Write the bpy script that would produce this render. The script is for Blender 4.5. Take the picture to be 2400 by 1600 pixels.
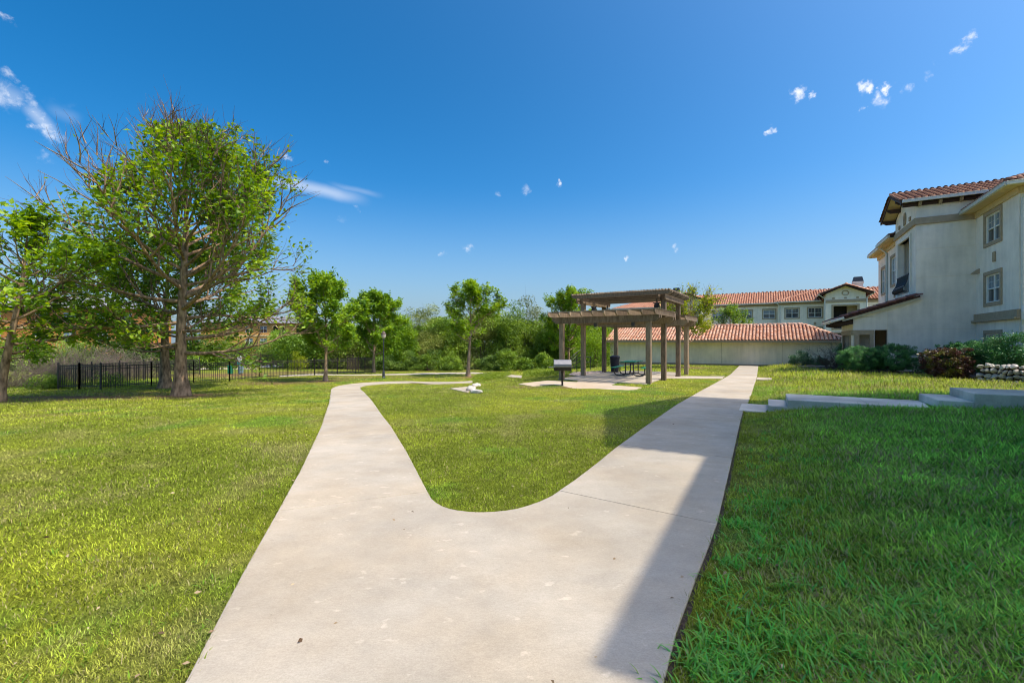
import bpy, bmesh, math, random
import numpy as np
from mathutils import Vector, Matrix

for _o in list(bpy.data.objects):
    bpy.data.objects.remove(_o)
scene = bpy.context.scene
COL = scene.collection
R = math.radians

# ------------------------------------------------------------------ camera
CAM_H = 1.55
FPX = 1040.0                      # focal length in pixels of the 2400 px wide photograph
cam_d = bpy.data.cameras.new("camera")
cam_d.sensor_width = 36.0
cam_d.lens = 36.0 * FPX / 2400.0
cam_d.clip_end = 3000
cam_d.clip_start = 0.05
cam = bpy.data.objects.new("camera", cam_d)
COL.objects.link(cam)
cam.location = (0, 0, CAM_H)
cam.rotation_euler = (R(90), 0, 0)
scene.camera = cam

# ------------------------------------------------------------------ sun and sky
SUN_AZ = R(-22)                   # direction to the sun, from +X towards +Y
SUN_EL = R(60)
sun_dir = Vector((math.cos(SUN_EL) * math.cos(SUN_AZ), math.cos(SUN_EL) * math.sin(SUN_AZ), math.sin(SUN_EL)))
sd = bpy.data.lights.new("sun", 'SUN')
sd.energy = 2.4
sd.angle = R(0.53)
sd.color = (1.0, 0.90, 0.74)
so = bpy.data.objects.new("sun", sd)
COL.objects.link(so)
so.rotation_euler = (-sun_dir).to_track_quat('-Z', 'Y').to_euler()

world = bpy.data.worlds.new("World")
scene.world = world
world.use_nodes = True
wn, wl = world.node_tree.nodes, world.node_tree.links
for n in list(wn):
    wn.remove(n)
w_out = wn.new("ShaderNodeOutputWorld")
w_bg = wn.new("ShaderNodeBackground")
w_bg.inputs["Strength"].default_value = 0.15
sky = wn.new("ShaderNodeTexSky")
sky.sky_type = 'NISHITA'
sky.sun_disc = False
sky.sun_elevation = SUN_EL
sky.sun_rotation = R(90) - SUN_AZ
sky.altitude = 0
sky.air_density = 0.85
sky.dust_density = 3.4
sky.ozone_density = 4.5
hs = wn.new("ShaderNodeHueSaturation")
hs.inputs["Saturation"].default_value = 1.28
hs.inputs["Hue"].default_value = 0.488
hs.inputs["Value"].default_value = 0.575
gm = wn.new("ShaderNodeGamma")
gm.inputs["Gamma"].default_value = 1.28
wl.new(sky.outputs[0], gm.inputs["Color"])
wl.new(gm.outputs[0], hs.inputs["Color"])

def pixdir(px, py):
    return Vector(((px - 1200) / FPX, 1.0, (800 - py) / FPX)).normalized()

# small wisps of cloud: (pixel x, pixel y, angular radius in pixels, opacity)
CLOUDS = [(10, 215, 42, .5), (48, 232, 38, .42), (75, 262, 34, .45), (98, 292, 34, .6), (120, 318, 30, .6),
          (60, 215, 26, .35), (12, 42, 20, .45), (18, 172, 24, .45), (108, 365, 24, .35), (140, 255, 40, .12),
          (675, 372, 14, .5), (762, 380, 10, .3), (840, 488, 12, .35), (800, 512, 16, .22),
          (1166, 455, 13, .3), (1230, 445, 16, .4), (1309, 430, 14, .75), (1099, 585, 18, .65), (1034, 592, 12, .4), (1466, 612, 12, .6),
          (1585, 582, 12, .4), (1868, 218, 22, .9), (1902, 222, 14, .85), (2033, 203, 22, 1.0), (2075, 208, 15, .85), (2058, 236, 22, .55), (2020, 256, 10, .4),
          (2122, 213, 14, .35), (1806, 310, 18, .8), (2178, 178, 16, .4), (2248, 115, 20, .55), (2270, 90, 18, .55), (2190, 160, 10, .3)]
tc = wn.new("ShaderNodeTexCoord")
nz = wn.new("ShaderNodeTexNoise"); nz.inputs["Scale"].default_value = 38.0; nz.inputs["Detail"].default_value = 5.0
nz.inputs["Roughness"].default_value = 0.62
nz2 = wn.new("ShaderNodeTexNoise"); nz2.inputs["Scale"].default_value = 70.0; nz2.inputs["Detail"].default_value = 8.0
nz2.inputs["Roughness"].default_value = 0.65
wl.new(tc.outputs["Generated"], nz.inputs["Vector"]); wl.new(tc.outputs["Generated"], nz2.inputs["Vector"])
off = wn.new("ShaderNodeVectorMath"); off.operation = 'MULTIPLY_ADD'
off.inputs[1].default_value = (.05, .05, .05)
wl.new(nz.outputs["Color"], off.inputs[0])
sh = wn.new("ShaderNodeVectorMath"); sh.operation = 'SUBTRACT'
sh.inputs[1].default_value = (.025, .025, .025)
wl.new(tc.outputs["Generated"], sh.inputs[0])
wl.new(sh.outputs[0], off.inputs[2])
def cloud_mask(items, src):
    prev = None
    for (px, py, rad, op) in items:
        d = pixdir(px, py)
        ang = rad / FPX * d.y
        dist = wn.new("ShaderNodeVectorMath"); dist.operation = 'DISTANCE'
        dist.inputs[1].default_value = d
        wl.new(src, dist.inputs[0])
        mr = wn.new("ShaderNodeMapRange")
        mr.interpolation_type = 'SMOOTHSTEP'
        mr.inputs[1].default_value = ang * 1.05; mr.inputs[2].default_value = ang * .1
        mr.inputs[3].default_value = 0.0; mr.inputs[4].default_value = op
        wl.new(dist.outputs["Value"], mr.inputs[0])
        if prev is None:
            prev = mr.outputs[0]
        else:
            mx = wn.new("ShaderNodeMath"); mx.operation = 'MAXIMUM'
            wl.new(prev, mx.inputs[0]); wl.new(mr.outputs[0], mx.inputs[1])
            prev = mx.outputs[0]
    return prev
prev = cloud_mask(CLOUDS, off.outputs[0])
nz3 = wn.new("ShaderNodeTexNoise"); nz3.inputs["Scale"].default_value = 16.0; nz3.inputs["Detail"].default_value = 4.0
wl.new(tc.outputs["Generated"], nz3.inputs["Vector"])
off2 = wn.new("ShaderNodeVectorMath"); off2.operation = 'MULTIPLY_ADD'; off2.inputs[1].default_value = (.012, .012, .012)
sh2 = wn.new("ShaderNodeVectorMath"); sh2.operation = 'SUBTRACT'; sh2.inputs[1].default_value = (.006, .006, .006)
wl.new(tc.outputs["Generated"], sh2.inputs[0]); wl.new(nz3.outputs["Color"], off2.inputs[0]); wl.new(sh2.outputs[0], off2.inputs[2])
# long thin veils: (from pixel, to pixel, half width, opacity)
streak = None
for (p0, p1, hwid, op) in [((596, 412), (872, 471), 21, .40), ((760, 428), (905, 460), 10, .15), ((-30, 196), (70, 250), 34, .24), ((58, 236), (134, 332), 24, .34), ((100, 250), (200, 290), 24, .10)]:
    da, db = pixdir(*p0), pixdir(*p1)
    mdir = ((da + db) * .5); ax = (db - da).normalized(); half = (db - da).length * .5
    bx = ax.cross(mdir.normalized()).normalized()
    def lin(vec, c0):
        d_ = wn.new("ShaderNodeVectorMath"); d_.operation = 'DOT_PRODUCT'; d_.inputs[1].default_value = vec
        wl.new(off2.outputs[0], d_.inputs[0])
        q_ = wn.new("ShaderNodeMath"); q_.operation = 'SUBTRACT'; q_.inputs[1].default_value = c0; wl.new(d_.outputs["Value"], q_.inputs[0])
        r_ = wn.new("ShaderNodeMath"); r_.operation = 'ABSOLUTE'; wl.new(q_.outputs[0], r_.inputs[0]); return r_.outputs[0]
    def fall(src, a0, a1, top):
        m_ = wn.new("ShaderNodeMapRange"); m_.interpolation_type = 'SMOOTHSTEP'
        m_.inputs[1].default_value = a1; m_.inputs[2].default_value = a0; m_.inputs[3].default_value = 0; m_.inputs[4].default_value = top
        wl.new(src, m_.inputs[0]); return m_.outputs[0]
    fu = fall(lin(ax, ax.dot(mdir)), half * .25, half * 1.05, 1.0)
    fv = fall(lin(bx, bx.dot(mdir)), 0.0, hwid / FPX * mdir.y, op)
    pr = wn.new("ShaderNodeMath"); pr.operation = 'MULTIPLY'; wl.new(fu, pr.inputs[0]); wl.new(fv, pr.inputs[1])
    if streak is None: streak = pr.outputs[0]
    else:
        mx = wn.new("ShaderNodeMath"); mx.operation = 'MAXIMUM'; wl.new(streak, mx.inputs[0]); wl.new(pr.outputs[0], mx.inputs[1]); streak = mx.outputs[0]
nr = wn.new("ShaderNodeMath"); nr.operation = 'MULTIPLY_ADD'      # ragged edges: the noise eats into each wisp
nr.inputs[1].default_value = 2.6; nr.inputs[2].default_value = -0.4
wl.new(nz2.outputs["Fac"], nr.inputs[0])
mm0 = wn.new("ShaderNodeMath"); mm0.operation = 'MULTIPLY'
wl.new(prev, mm0.inputs[0]); wl.new(nr.outputs[0], mm0.inputs[1])
mm = wn.new("ShaderNodeMapRange"); mm.interpolation_type = 'SMOOTHSTEP'
mm.inputs[1].default_value = .04; mm.inputs[2].default_value = 1.0; mm.inputs[3].default_value = 0.0; mm.inputs[4].default_value = .95
wl.new(mm0.outputs[0], mm.inputs[0])
mixc = wn.new("ShaderNodeMixRGB")
mixc.inputs["Color2"].default_value = (3.9, 4.05, 4.35, 1)
sc_mx = wn.new("ShaderNodeMath"); sc_mx.operation = 'MAXIMUM'
wl.new(mm.outputs[0], sc_mx.inputs[0]); wl.new(streak, sc_mx.inputs[1])
wl.new(sc_mx.outputs[0], mixc.inputs["Fac"])
sepz = wn.new("ShaderNodeSeparateXYZ"); wl.new(tc.outputs["Generated"], sepz.inputs[0])
hz = wn.new("ShaderNodeMapRange"); hz.interpolation_type = 'SMOOTHSTEP'
hz.inputs[1].default_value = .34; hz.inputs[2].default_value = -.02; hz.inputs[3].default_value = 0.0; hz.inputs[4].default_value = .62
wl.new(sepz.outputs[2], hz.inputs[0])
hmix = wn.new("ShaderNodeMixRGB"); hmix.inputs["Color2"].default_value = (1.72, 2.32, 2.80, 1)     # pale air near the horizon, all round
wl.new(hz.outputs[0], hmix.inputs["Fac"]); wl.new(hs.outputs[0], hmix.inputs["Color1"])
wl.new(hmix.outputs[0], mixc.inputs["Color1"])
wl.new(mixc.outputs[0], w_bg.inputs["Color"])
wl.new(w_bg.outputs[0], w_out.inputs["Surface"])

scene.view_settings.view_transform = 'Standard'
scene.view_settings.look = 'None'
scene.view_settings.gamma = 1.0
scene.view_settings.exposure = 0.86
scene.render.engine = 'CYCLES'
scene.cycles.use_denoising = True
scene.cycles.denoising_prefilter = 'ACCURATE'
scene.cycles.pixel_filter_type = 'BLACKMAN_HARRIS'
scene.cycles.filter_width = 1.0
scene.cycles.max_bounces = 4
scene.cycles.diffuse_bounces = 3
scene.cycles.glossy_bounces = 2
scene.cycles.transmission_bounces = 3
scene.cycles.transparent_max_bounces = 8

# ------------------------------------------------------------------ frames and terrain
C30, S30 = math.cos(R(30)), math.sin(R(30))
def LW(t, s, z=0.0):
    """complex frame (t to the right across the walk, s along it) -> world"""
    return Vector((C30 * t + S30 * s, -S30 * t + C30 * s, z))

def sstep(a, b, x):
    q = np.clip((x - a) / (b - a), 0, 1)
    return q * q * (3 - 2 * q)

def hash2(ix, iy, seed):
    h = np.sin(ix * 127.1 + iy * 311.7 + seed * 74.7) * 43758.5453
    return h - np.floor(h)

def vnoise(x, y, seed=0):
    x = np.asarray(x, float); y = np.asarray(y, float)
    ix, iy = np.floor(x), np.floor(y)
    fx, fy = x - ix, y - iy
    fx = fx * fx * (3 - 2 * fx); fy = fy * fy * (3 - 2 * fy)
    a = hash2(ix, iy, seed); b = hash2(ix + 1, iy, seed)
    c = hash2(ix, iy + 1, seed); d = hash2(ix + 1, iy + 1, seed)
    return (a * (1 - fx) + b * fx) * (1 - fy) + (c * (1 - fx) + d * fx) * fy

def fbm(x, y, seed=0, o=4):
    v, a, tot = 0, .5, 0
    for k in range(o):
        v = v + a * vnoise(x * 2 ** k, y * 2 ** k, seed + k * 13)
        tot += a; a *= .5
    return v / tot

def zg(X, Y):
    X = np.asarray(X, float); Y = np.asarray(Y, float)
    t = C30 * X - S30 * Y
    s = S30 * X + C30 * Y
    z = -0.012 * np.clip(Y, 0, 45)
    L = sstep(7.5, 20, -t)
    z = z - 0.75 * L * sstep(4, 26, Y) - 0.65 * L * sstep(38, 62, Y)
    tt = np.clip(t + .30, 0, None)
    z = z + (.50 - .22 * sstep(14, 24, s)) * (1 - np.exp(-.34 * tt)) * sstep(-.05, .5, tt)
    return z

def zg1(x, y):
    return float(zg(x, y))

def G(px, py):
    """point of the terrain under a pixel of the photograph"""
    dx, dz = (px - 1200) / FPX, (800 - py) / FPX
    lo, hi = 0.5, 400.0
    f = lambda Y: CAM_H + dz * Y - zg1(dx * Y, Y)
    Y, st = 0.8, 1.02
    while Y < 300 and f(Y) > 0:
        Y *= st
    lo, hi = Y / st, Y
    for _ in range(40):
        m = .5 * (lo + hi)
        if f(m) > 0: lo = m
        else: hi = m
    return Vector((dx * lo, lo, zg1(dx * lo, lo)))

def DP(px, py, Y):
    return Vector(((px - 1200) / FPX * Y, Y, CAM_H + (800 - py) / FPX * Y))

# ------------------------------------------------------------------ object helpers
def tag(o, label=None, cat=None, group=None, kind=None):
    if label: o["label"] = label
    if cat: o["category"] = cat
    if group: o["group"] = group
    if kind: o["kind"] = kind
    return o

def empty(name, loc, rz=0.0, label=None, cat=None, group=None):
    o = bpy.data.objects.new(name, None)
    o.empty_display_size = .2
    COL.objects.link(o)
    o.location = loc
    o.rotation_euler = (0, 0, rz)
    return tag(o, label, cat, group)

def link_mesh(name, me, parent=None, loc=(0, 0, 0)):
    o = bpy.data.objects.new(name, me)
    COL.objects.link(o)
    if parent is not None: o.parent = parent
    o.location = loc
    return o

def np_mesh(name, V, F, mat, rnd=None, col=None, smooth=False):
    V = np.asarray(V, np.float32); F = np.asarray(F, np.int32)
    me = bpy.data.meshes.new(name)
    k = F.shape[1]
    me.vertices.add(len(V)); me.vertices.foreach_set("co", V.ravel())
    me.loops.add(F.size); me.loops.foreach_set("vertex_index", F.ravel())
    me.polygons.add(len(F)); me.polygons.foreach_set("loop_start", np.arange(0, F.size, k, dtype=np.int32))
    if smooth: me.polygons.foreach_set("use_smooth", np.ones(len(F), bool))
    me.update(calc_edges=True)
    if rnd is not None:
        a = me.attributes.new("rnd", 'FLOAT', 'POINT'); a.data.foreach_set("value", np.asarray(rnd, np.float32))
    if col is not None:
        a = me.attributes.new("tint", 'FLOAT_COLOR', 'POINT'); a.data.foreach_set("color", np.asarray(col, np.float32).ravel())
    me.materials.append(mat)
    return me

class MB:
    """collects shapes into one mesh"""
    def __init__(self):
        self.v, self.f, self.r = [], [], []
        self.cur = None
    def add(self, vs, fs, r=None):
        b = len(self.v)
        self.v += [tuple(p) for p in vs]
        self.f += [tuple(i + b for i in f) for f in fs]
        self.r += [(self.cur if r is None else r) or 0.0] * len(vs)
        return self
    def box(self, x0, x1, y0, y1, z0, z1):
        vs = [(x0, y0, z0), (x1, y0, z0), (x1, y1, z0), (x0, y1, z0), (x0, y0, z1), (x1, y0, z1), (x1, y1, z1), (x0, y1, z1)]
        return self.add(vs, [(0, 3, 2, 1), (4, 5, 6, 7), (0, 1, 5, 4), (1, 2, 6, 5), (2, 3, 7, 6), (3, 0, 4, 7)])
    def bar(self, a, b, w, h, up=(0, 0, 1)):
        """box beam from a to b, w across and h along up"""
        a, b = Vector(a), Vector(b)
        d = (b - a).normalized(); up = Vector(up)
        sd_ = d.cross(up)
        if sd_.length < 1e-5: sd_ = d.cross(Vector((1, 0, 0)))
        sd_.normalize(); u = sd_.cross(d).normalized()
        vs = []
        for p in (a, b):
            for (i, j) in ((-1, -1), (1, -1), (1, 1), (-1, 1)):
                vs.append(p + sd_ * (w / 2 * i) + u * (h / 2 * j))
        return self.add(vs, [(0, 1, 2, 3), (7, 6, 5, 4), (0, 4, 5, 1), (1, 5, 6, 2), (2, 6, 7, 3), (3, 7, 4, 0)])
    def prism(self, poly, z0, z1):
        n = len(poly)
        vs = [(p[0], p[1], z0) for p in poly] + [(p[0], p[1], z1) for p in poly]
        fs = [tuple(range(n - 1, -1, -1)), tuple(range(n, 2 * n))]
        fs += [(i, (i + 1) % n, (i + 1) % n + n, i + n) for i in range(n)]
        return self.add(vs, fs)
    def extrude(self, poly, d):
        """planar 3D polygon swept by d"""
        n = len(poly); d = Vector(d)
        vs = [Vector(p) for p in poly] + [Vector(p) + d for p in poly]
        fs = [tuple(range(n - 1, -1, -1)), tuple(range(n, 2 * n))]
        fs += [(i, (i + 1) % n, (i + 1) % n + n, i + n) for i in range(n)]
        return self.add(vs, fs)
    def quad(self, a, b, c, d):
        return self.add([a, b, c, d], [(0, 1, 2, 3)])
    def tube(self, pts, rad, n=8, caps=True):
        V, F = tube_arrays(pts, rad, n, caps)
        return self.add(V, F)
    def lathe(self, prof, n=16, c=(0, 0, 0)):
        vs, fs = [], []
        for (r, z) in prof:
            for k in range(n):
                a = 2 * math.pi * k / n
                vs.append((c[0] + r * math.cos(a), c[1] + r * math.sin(a), c[2] + z))
        for i in range(len(prof) - 1):
            for k in range(n):
                fs.append((i * n + k, i * n + (k + 1) % n, (i + 1) * n + (k + 1) % n, (i + 1) * n + k))
        fs.append(tuple(range(n - 1, -1, -1)))
        m = (len(prof) - 1) * n
        fs.append(tuple(range(m, m + n)))
        return self.add(vs, fs)
    def mesh(self, name, mat, smooth=False):
        me = bpy.data.meshes.new(name)
        me.from_pydata(self.v, [], self.f)
        if any(self.r):
            a = me.attributes.new("rnd", 'FLOAT', 'POINT'); a.data.foreach_set("value", np.asarray(self.r, np.float32))
        me.materials.append(mat)
        if smooth:
            me.polygons.foreach_set("use_smooth", np.ones(len(me.polygons), bool))
        return me
    def build(self, name, mat, parent=None, smooth=False, bevel=0.0, loc=(0, 0, 0)):
        o = link_mesh(name, self.mesh(name, mat, smooth), parent, loc)
        if bevel > 0:
            m = o.modifiers.new("bevel", 'BEVEL'); m.width = bevel; m.segments = 2; m.limit_method = 'ANGLE'
        return o

def tube_arrays(pts, rad, n=6, caps=False):
    P = [Vector(p) for p in pts]
    k = len(P)
    vs, fs = [], []
    ref = None
    for i in range(k):
        d = (P[min(i + 1, k - 1)] - P[max(i - 1, 0)])
        d = d.normalized() if d.length > 1e-9 else Vector((0, 0, 1))
        if ref is None:
            ref = d.cross(Vector((0.31, 0.95, 0.02)))
            if ref.length < .1: ref = d.cross(Vector((1, 0, 0)))
        ref = (ref - d * ref.dot(d))
        ref = ref.normalized() if ref.length > 1e-6 else d.orthogonal().normalized()
        b = d.cross(ref)
        r = rad[i] if hasattr(rad, '__len__') else rad
        for j in range(n):
            a = 2 * math.pi * j / n
            vs.append(P[i] + ref * (r * math.cos(a)) + b * (r * math.sin(a)))
    for i in range(k - 1):
        for j in range(n):
            fs.append((i * n + j, i * n + (j + 1) % n, (i + 1) * n + (j + 1) % n, (i + 1) * n + j))
    if caps:
        fs.append(tuple(range(n - 1, -1, -1))); fs.append(tuple(range((k - 1) * n, k * n)))
    return vs, fs

# ------------------------------------------------------------------ materials
def new_mat(name):
    m = bpy.data.materials.new(name)
    m.use_nodes = True
    nt = m.node_tree
    b = nt.nodes["Principled BSDF"]
    return m, nt, nt.nodes, nt.links, b

def M_plain(name, col, rough=.7, metal=0.0, spec=.4, vary=.12, scale=6.0, bump=0.0, bscale=60.0, col2=None, detail=6.0, stretch=None):
    """solid colour with a noise mottling and optional fine relief"""
    m, nt, N, L, b = new_mat(name)
    b.inputs["Roughness"].default_value = rough
    b.inputs["Metallic"].default_value = metal
    b.inputs["Specular IOR Level"].default_value = spec
    tcn = N.new("ShaderNodeTexCoord")
    src = tcn.outputs["Object"]
    if stretch:
        mp = N.new("ShaderNodeMapping"); mp.inputs["Scale"].default_value = stretch
        L.new(src, mp.inputs["Vector"]); src = mp.outputs[0]
    n1 = N.new("ShaderNodeTexNoise"); n1.inputs["Scale"].default_value = scale; n1.inputs["Detail"].default_value = detail
    L.new(src, n1.inputs["Vector"])
    rp = N.new("ShaderNodeValToRGB")
    c = np.array(col)
    c2 = np.array(col2) if col2 is not None else c
    lo = np.clip(c * (1 - vary), 0, 1); hi = np.clip(c2 * (1 + vary), 0, 1)
    rp.color_ramp.elements[0].position = .32; rp.color_ramp.elements[0].color = (*lo, 1)
    rp.color_ramp.elements[1].position = .68; rp.color_ramp.elements[1].color = (*hi, 1)
    L.new(n1.outputs["Fac"], rp.inputs[0]); L.new(rp.outputs[0], b.inputs["Base Color"])
    if bump > 0:
        n2 = N.new("ShaderNodeTexNoise"); n2.inputs["Scale"].default_value = bscale; n2.inputs["Detail"].default_value = 5
        L.new(src, n2.inputs["Vector"])
        bp = N.new("ShaderNodeBump"); bp.inputs["Strength"].default_value = bump; bp.inputs["Distance"].default_value = .02
        L.new(n2.outputs["Fac"], bp.inputs["Height"]); L.new(bp.outputs[0], b.inputs["Normal"])
    return m

def M_leaf(name, cols, trans=.35, rough=.5, spec=.35):
    """foliage: colour from the leaf's own random number, light also passes through"""
    m, nt, N, L, b = new_mat(name)
    at = N.new("ShaderNodeAttribute"); at.attribute_name = "rnd"
    rp = N.new("ShaderNodeValToRGB")
    el = rp.color_ramp.elements
    while len(el) < len(cols): el.new(.5)
    for i, c in enumerate(cols):
        el[i].position = i / (len(cols) - 1); el[i].color = (*c, 1)
    L.new(at.outputs["Fac"], rp.inputs[0])
    L.new(rp.outputs[0], b.inputs["Base Color"])
    b.inputs["Roughness"].default_value = rough; b.inputs["Specular IOR Level"].default_value = spec
    tr = N.new("ShaderNodeBsdfTranslucent")
    hsn = N.new("ShaderNodeHueSaturation"); hsn.inputs["Hue"].default_value = .485; hsn.inputs["Saturation"].default_value = 1.1; hsn.inputs["Value"].default_value = 1.5
    L.new(rp.outputs[0], hsn.inputs["Color"]); L.new(hsn.outputs[0], tr.inputs["Color"])
    mx = N.new("ShaderNodeMixShader"); mx.inputs[0].default_value = trans
    L.new(b.outputs[0], mx.inputs[1]); L.new(tr.outputs[0], mx.inputs[2])
    L.new(mx.outputs[0], N["Material Output"].inputs["Surface"])
    return m

def M_tint(name, trans=.25, rough=.6):
    m, nt, N, L, b = new_mat(name)
    at = N.new("ShaderNodeAttribute"); at.attribute_name = "tint"
    L.new(at.outputs["Color"], b.inputs["Base Color"])
    b.inputs["Roughness"].default_value = rough; b.inputs["Specular IOR Level"].default_value = .12
    if trans > 0:
        tr = N.new("ShaderNodeBsdfTranslucent"); L.new(at.outputs["Color"], tr.inputs["Color"])
        mx = N.new("ShaderNodeMixShader"); mx.inputs[0].default_value = trans
        L.new(b.outputs[0], mx.inputs[1]); L.new(tr.outputs[0], mx.inputs[2])
        L.new(mx.outputs[0], N["Material Output"].inputs["Surface"])
    return m

def M_tile(name, cols):
    m, nt, N, L, b = new_mat(name)
    at = N.new("ShaderNodeAttribute"); at.attribute_name = "rnd"
    oi = N.new("ShaderNodeObjectInfo")
    ad = N.new("ShaderNodeMath"); ad.operation = 'ADD'; L.new(at.outputs["Fac"], ad.inputs[0]); L.new(oi.outputs["Random"], ad.inputs[1])
    fr = N.new("ShaderNodeMath"); fr.operation = 'FRACT'; L.new(ad.outputs[0], fr.inputs[0])
    rp = N.new("ShaderNodeValToRGB"); el = rp.color_ramp.elements
    while len(el) < len(cols): el.new(.5)
    for i, c in enumerate(cols):
        el[i].position = i / (len(cols) - 1); el[i].color = (*c, 1)
    L.new(fr.outputs[0], rp.inputs[0])
    tcn = N.new("ShaderNodeTexCoord"); n1 = N.new("ShaderNodeTexNoise"); n1.inputs["Scale"].default_value = 9; n1.inputs["Detail"].default_value = 5
    L.new(tcn.outputs["Object"], n1.inputs["Vector"])
    mr = N.new("ShaderNodeMapRange"); mr.inputs[1].default_value = .3; mr.inputs[2].default_value = .7; mr.inputs[3].default_value = .7; mr.inputs[4].default_value = 1.15
    L.new(n1.outputs["Fac"], mr.inputs[0])
    mu = N.new("ShaderNodeVectorMath"); mu.operation = 'SCALE'; L.new(rp.outputs[0], mu.inputs[0]); L.new(mr.outputs[0], mu.inputs["Scale"])
    L.new(mu.outputs[0], b.inputs["Base Color"])
    b.inputs["Roughness"].default_value = .75
    return m

def M_glass(name, col=(.03, .045, .055), rough=.06):
    m, nt, N, L, b = new_mat(name)
    b.inputs["Base Color"].default_value = (*col, 1)
    b.inputs["Roughness"].default_value = rough
    b.inputs["Specular IOR Level"].default_value = .9
    return m

def M_wood(name, col, col2, rough=.8):
    """weathered timber: streaks along the long axis of the piece plus fine grain relief"""
    m, nt, N, L, b = new_mat(name)
    tcn = N.new("ShaderNodeTexCoord")
    n1 = N.new("ShaderNodeTexNoise"); n1.inputs["Scale"].default_value = 5.0; n1.inputs["Detail"].default_value = 8; n1.inputs["Roughness"].default_value = .7
    mp = N.new("ShaderNodeMapping"); mp.inputs["Scale"].default_value = (3.0, 3.0, .6)
    L.new(tcn.outputs["Object"], mp.inputs["Vector"]); L.new(mp.outputs[0], n1.inputs["Vector"])
    oi = N.new("ShaderNodeObjectInfo")
    ad = N.new("ShaderNodeMath"); ad.operation = 'MULTIPLY_ADD'; ad.inputs[1].default_value = .34; L.new(oi.outputs["Random"], ad.inputs[0]); L.new(n1.outputs["Fac"], ad.inputs[2])
    rp = N.new("ShaderNodeValToRGB")
    rp.color_ramp.elements[0].position = .40; rp.color_ramp.elements[0].color = (*col, 1)
    rp.color_ramp.elements[1].position = .95; rp.color_ramp.elements[1].color = (*col2, 1)
    L.new(ad.outputs[0], rp.inputs[0]); L.new(rp.outputs[0], b.inputs["Base Color"])
    b.inputs["Roughness"].default_value = rough; b.inputs["Specular IOR Level"].default_value = .25
    n2 = N.new("ShaderNodeTexNoise"); n2.inputs["Scale"].default_value = 40; n2.inputs["Detail"].default_value = 4
    L.new(mp.outputs[0], n2.inputs["Vector"])
    bp = N.new("ShaderNodeBump"); bp.inputs["Strength"].default_value = .4; bp.inputs["Distance"].default_value = .01
    L.new(n2.outputs["Fac"], bp.inputs["Height"]); L.new(bp.outputs[0], b.inputs["Normal"])
    return m

def M_stucco(name, col):
    m, nt, N, L, b = new_mat(name)
    tcn = N.new("ShaderNodeTexCoord")
    n1 = N.new("ShaderNodeTexNoise"); n1.inputs["Scale"].default_value = .7; n1.inputs["Detail"].default_value = 7; n1.inputs["Roughness"].default_value = .65
    L.new(tcn.outputs["Object"], n1.inputs["Vector"])
    mp = N.new("ShaderNodeMapping"); mp.inputs["Scale"].default_value = (1.6, 1.6, .22)
    n3 = N.new("ShaderNodeTexNoise"); n3.inputs["Scale"].default_value = 2.5; n3.inputs["Detail"].default_value = 6
    L.new(tcn.outputs["Object"], mp.inputs["Vector"]); L.new(mp.outputs[0], n3.inputs["Vector"])
    av = N.new("ShaderNodeMath"); av.operation = 'MULTIPLY_ADD'; av.inputs[1].default_value = .55
    L.new(n3.outputs["Fac"], av.inputs[0]); L.new(n1.outputs["Fac"], av.inputs[2])
    c = np.array(col)
    rp = N.new("ShaderNodeValToRGB")
    rp.color_ramp.elements[0].position = .52; rp.color_ramp.elements[0].color = (*(c * np.array([.80, .80, .79])), 1)
    rp.color_ramp.elements[1].position = .92; rp.color_ramp.elements[1].color = (*(c * np.array([1.06, 1.06, 1.05])), 1)
    L.new(av.outputs[0], rp.inputs[0]); L.new(rp.outputs[0], b.inputs["Base Color"])
    b.inputs["Roughness"].default_value = .92; b.inputs["Specular IOR Level"].default_value = .15
    n2 = N.new("ShaderNodeTexNoise"); n2.inputs["Scale"].default_value = 30; n2.inputs["Detail"].default_value = 5
    L.new(tcn.outputs["Object"], n2.inputs["Vector"])
    bp = N.new("ShaderNodeBump"); bp.inputs["Strength"].default_value = .35; bp.inputs["Distance"].default_value = .015
    L.new(n2.outputs["Fac"], bp.inputs["Height"]); L.new(bp.outputs[0], b.inputs["Normal"])
    return m

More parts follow.
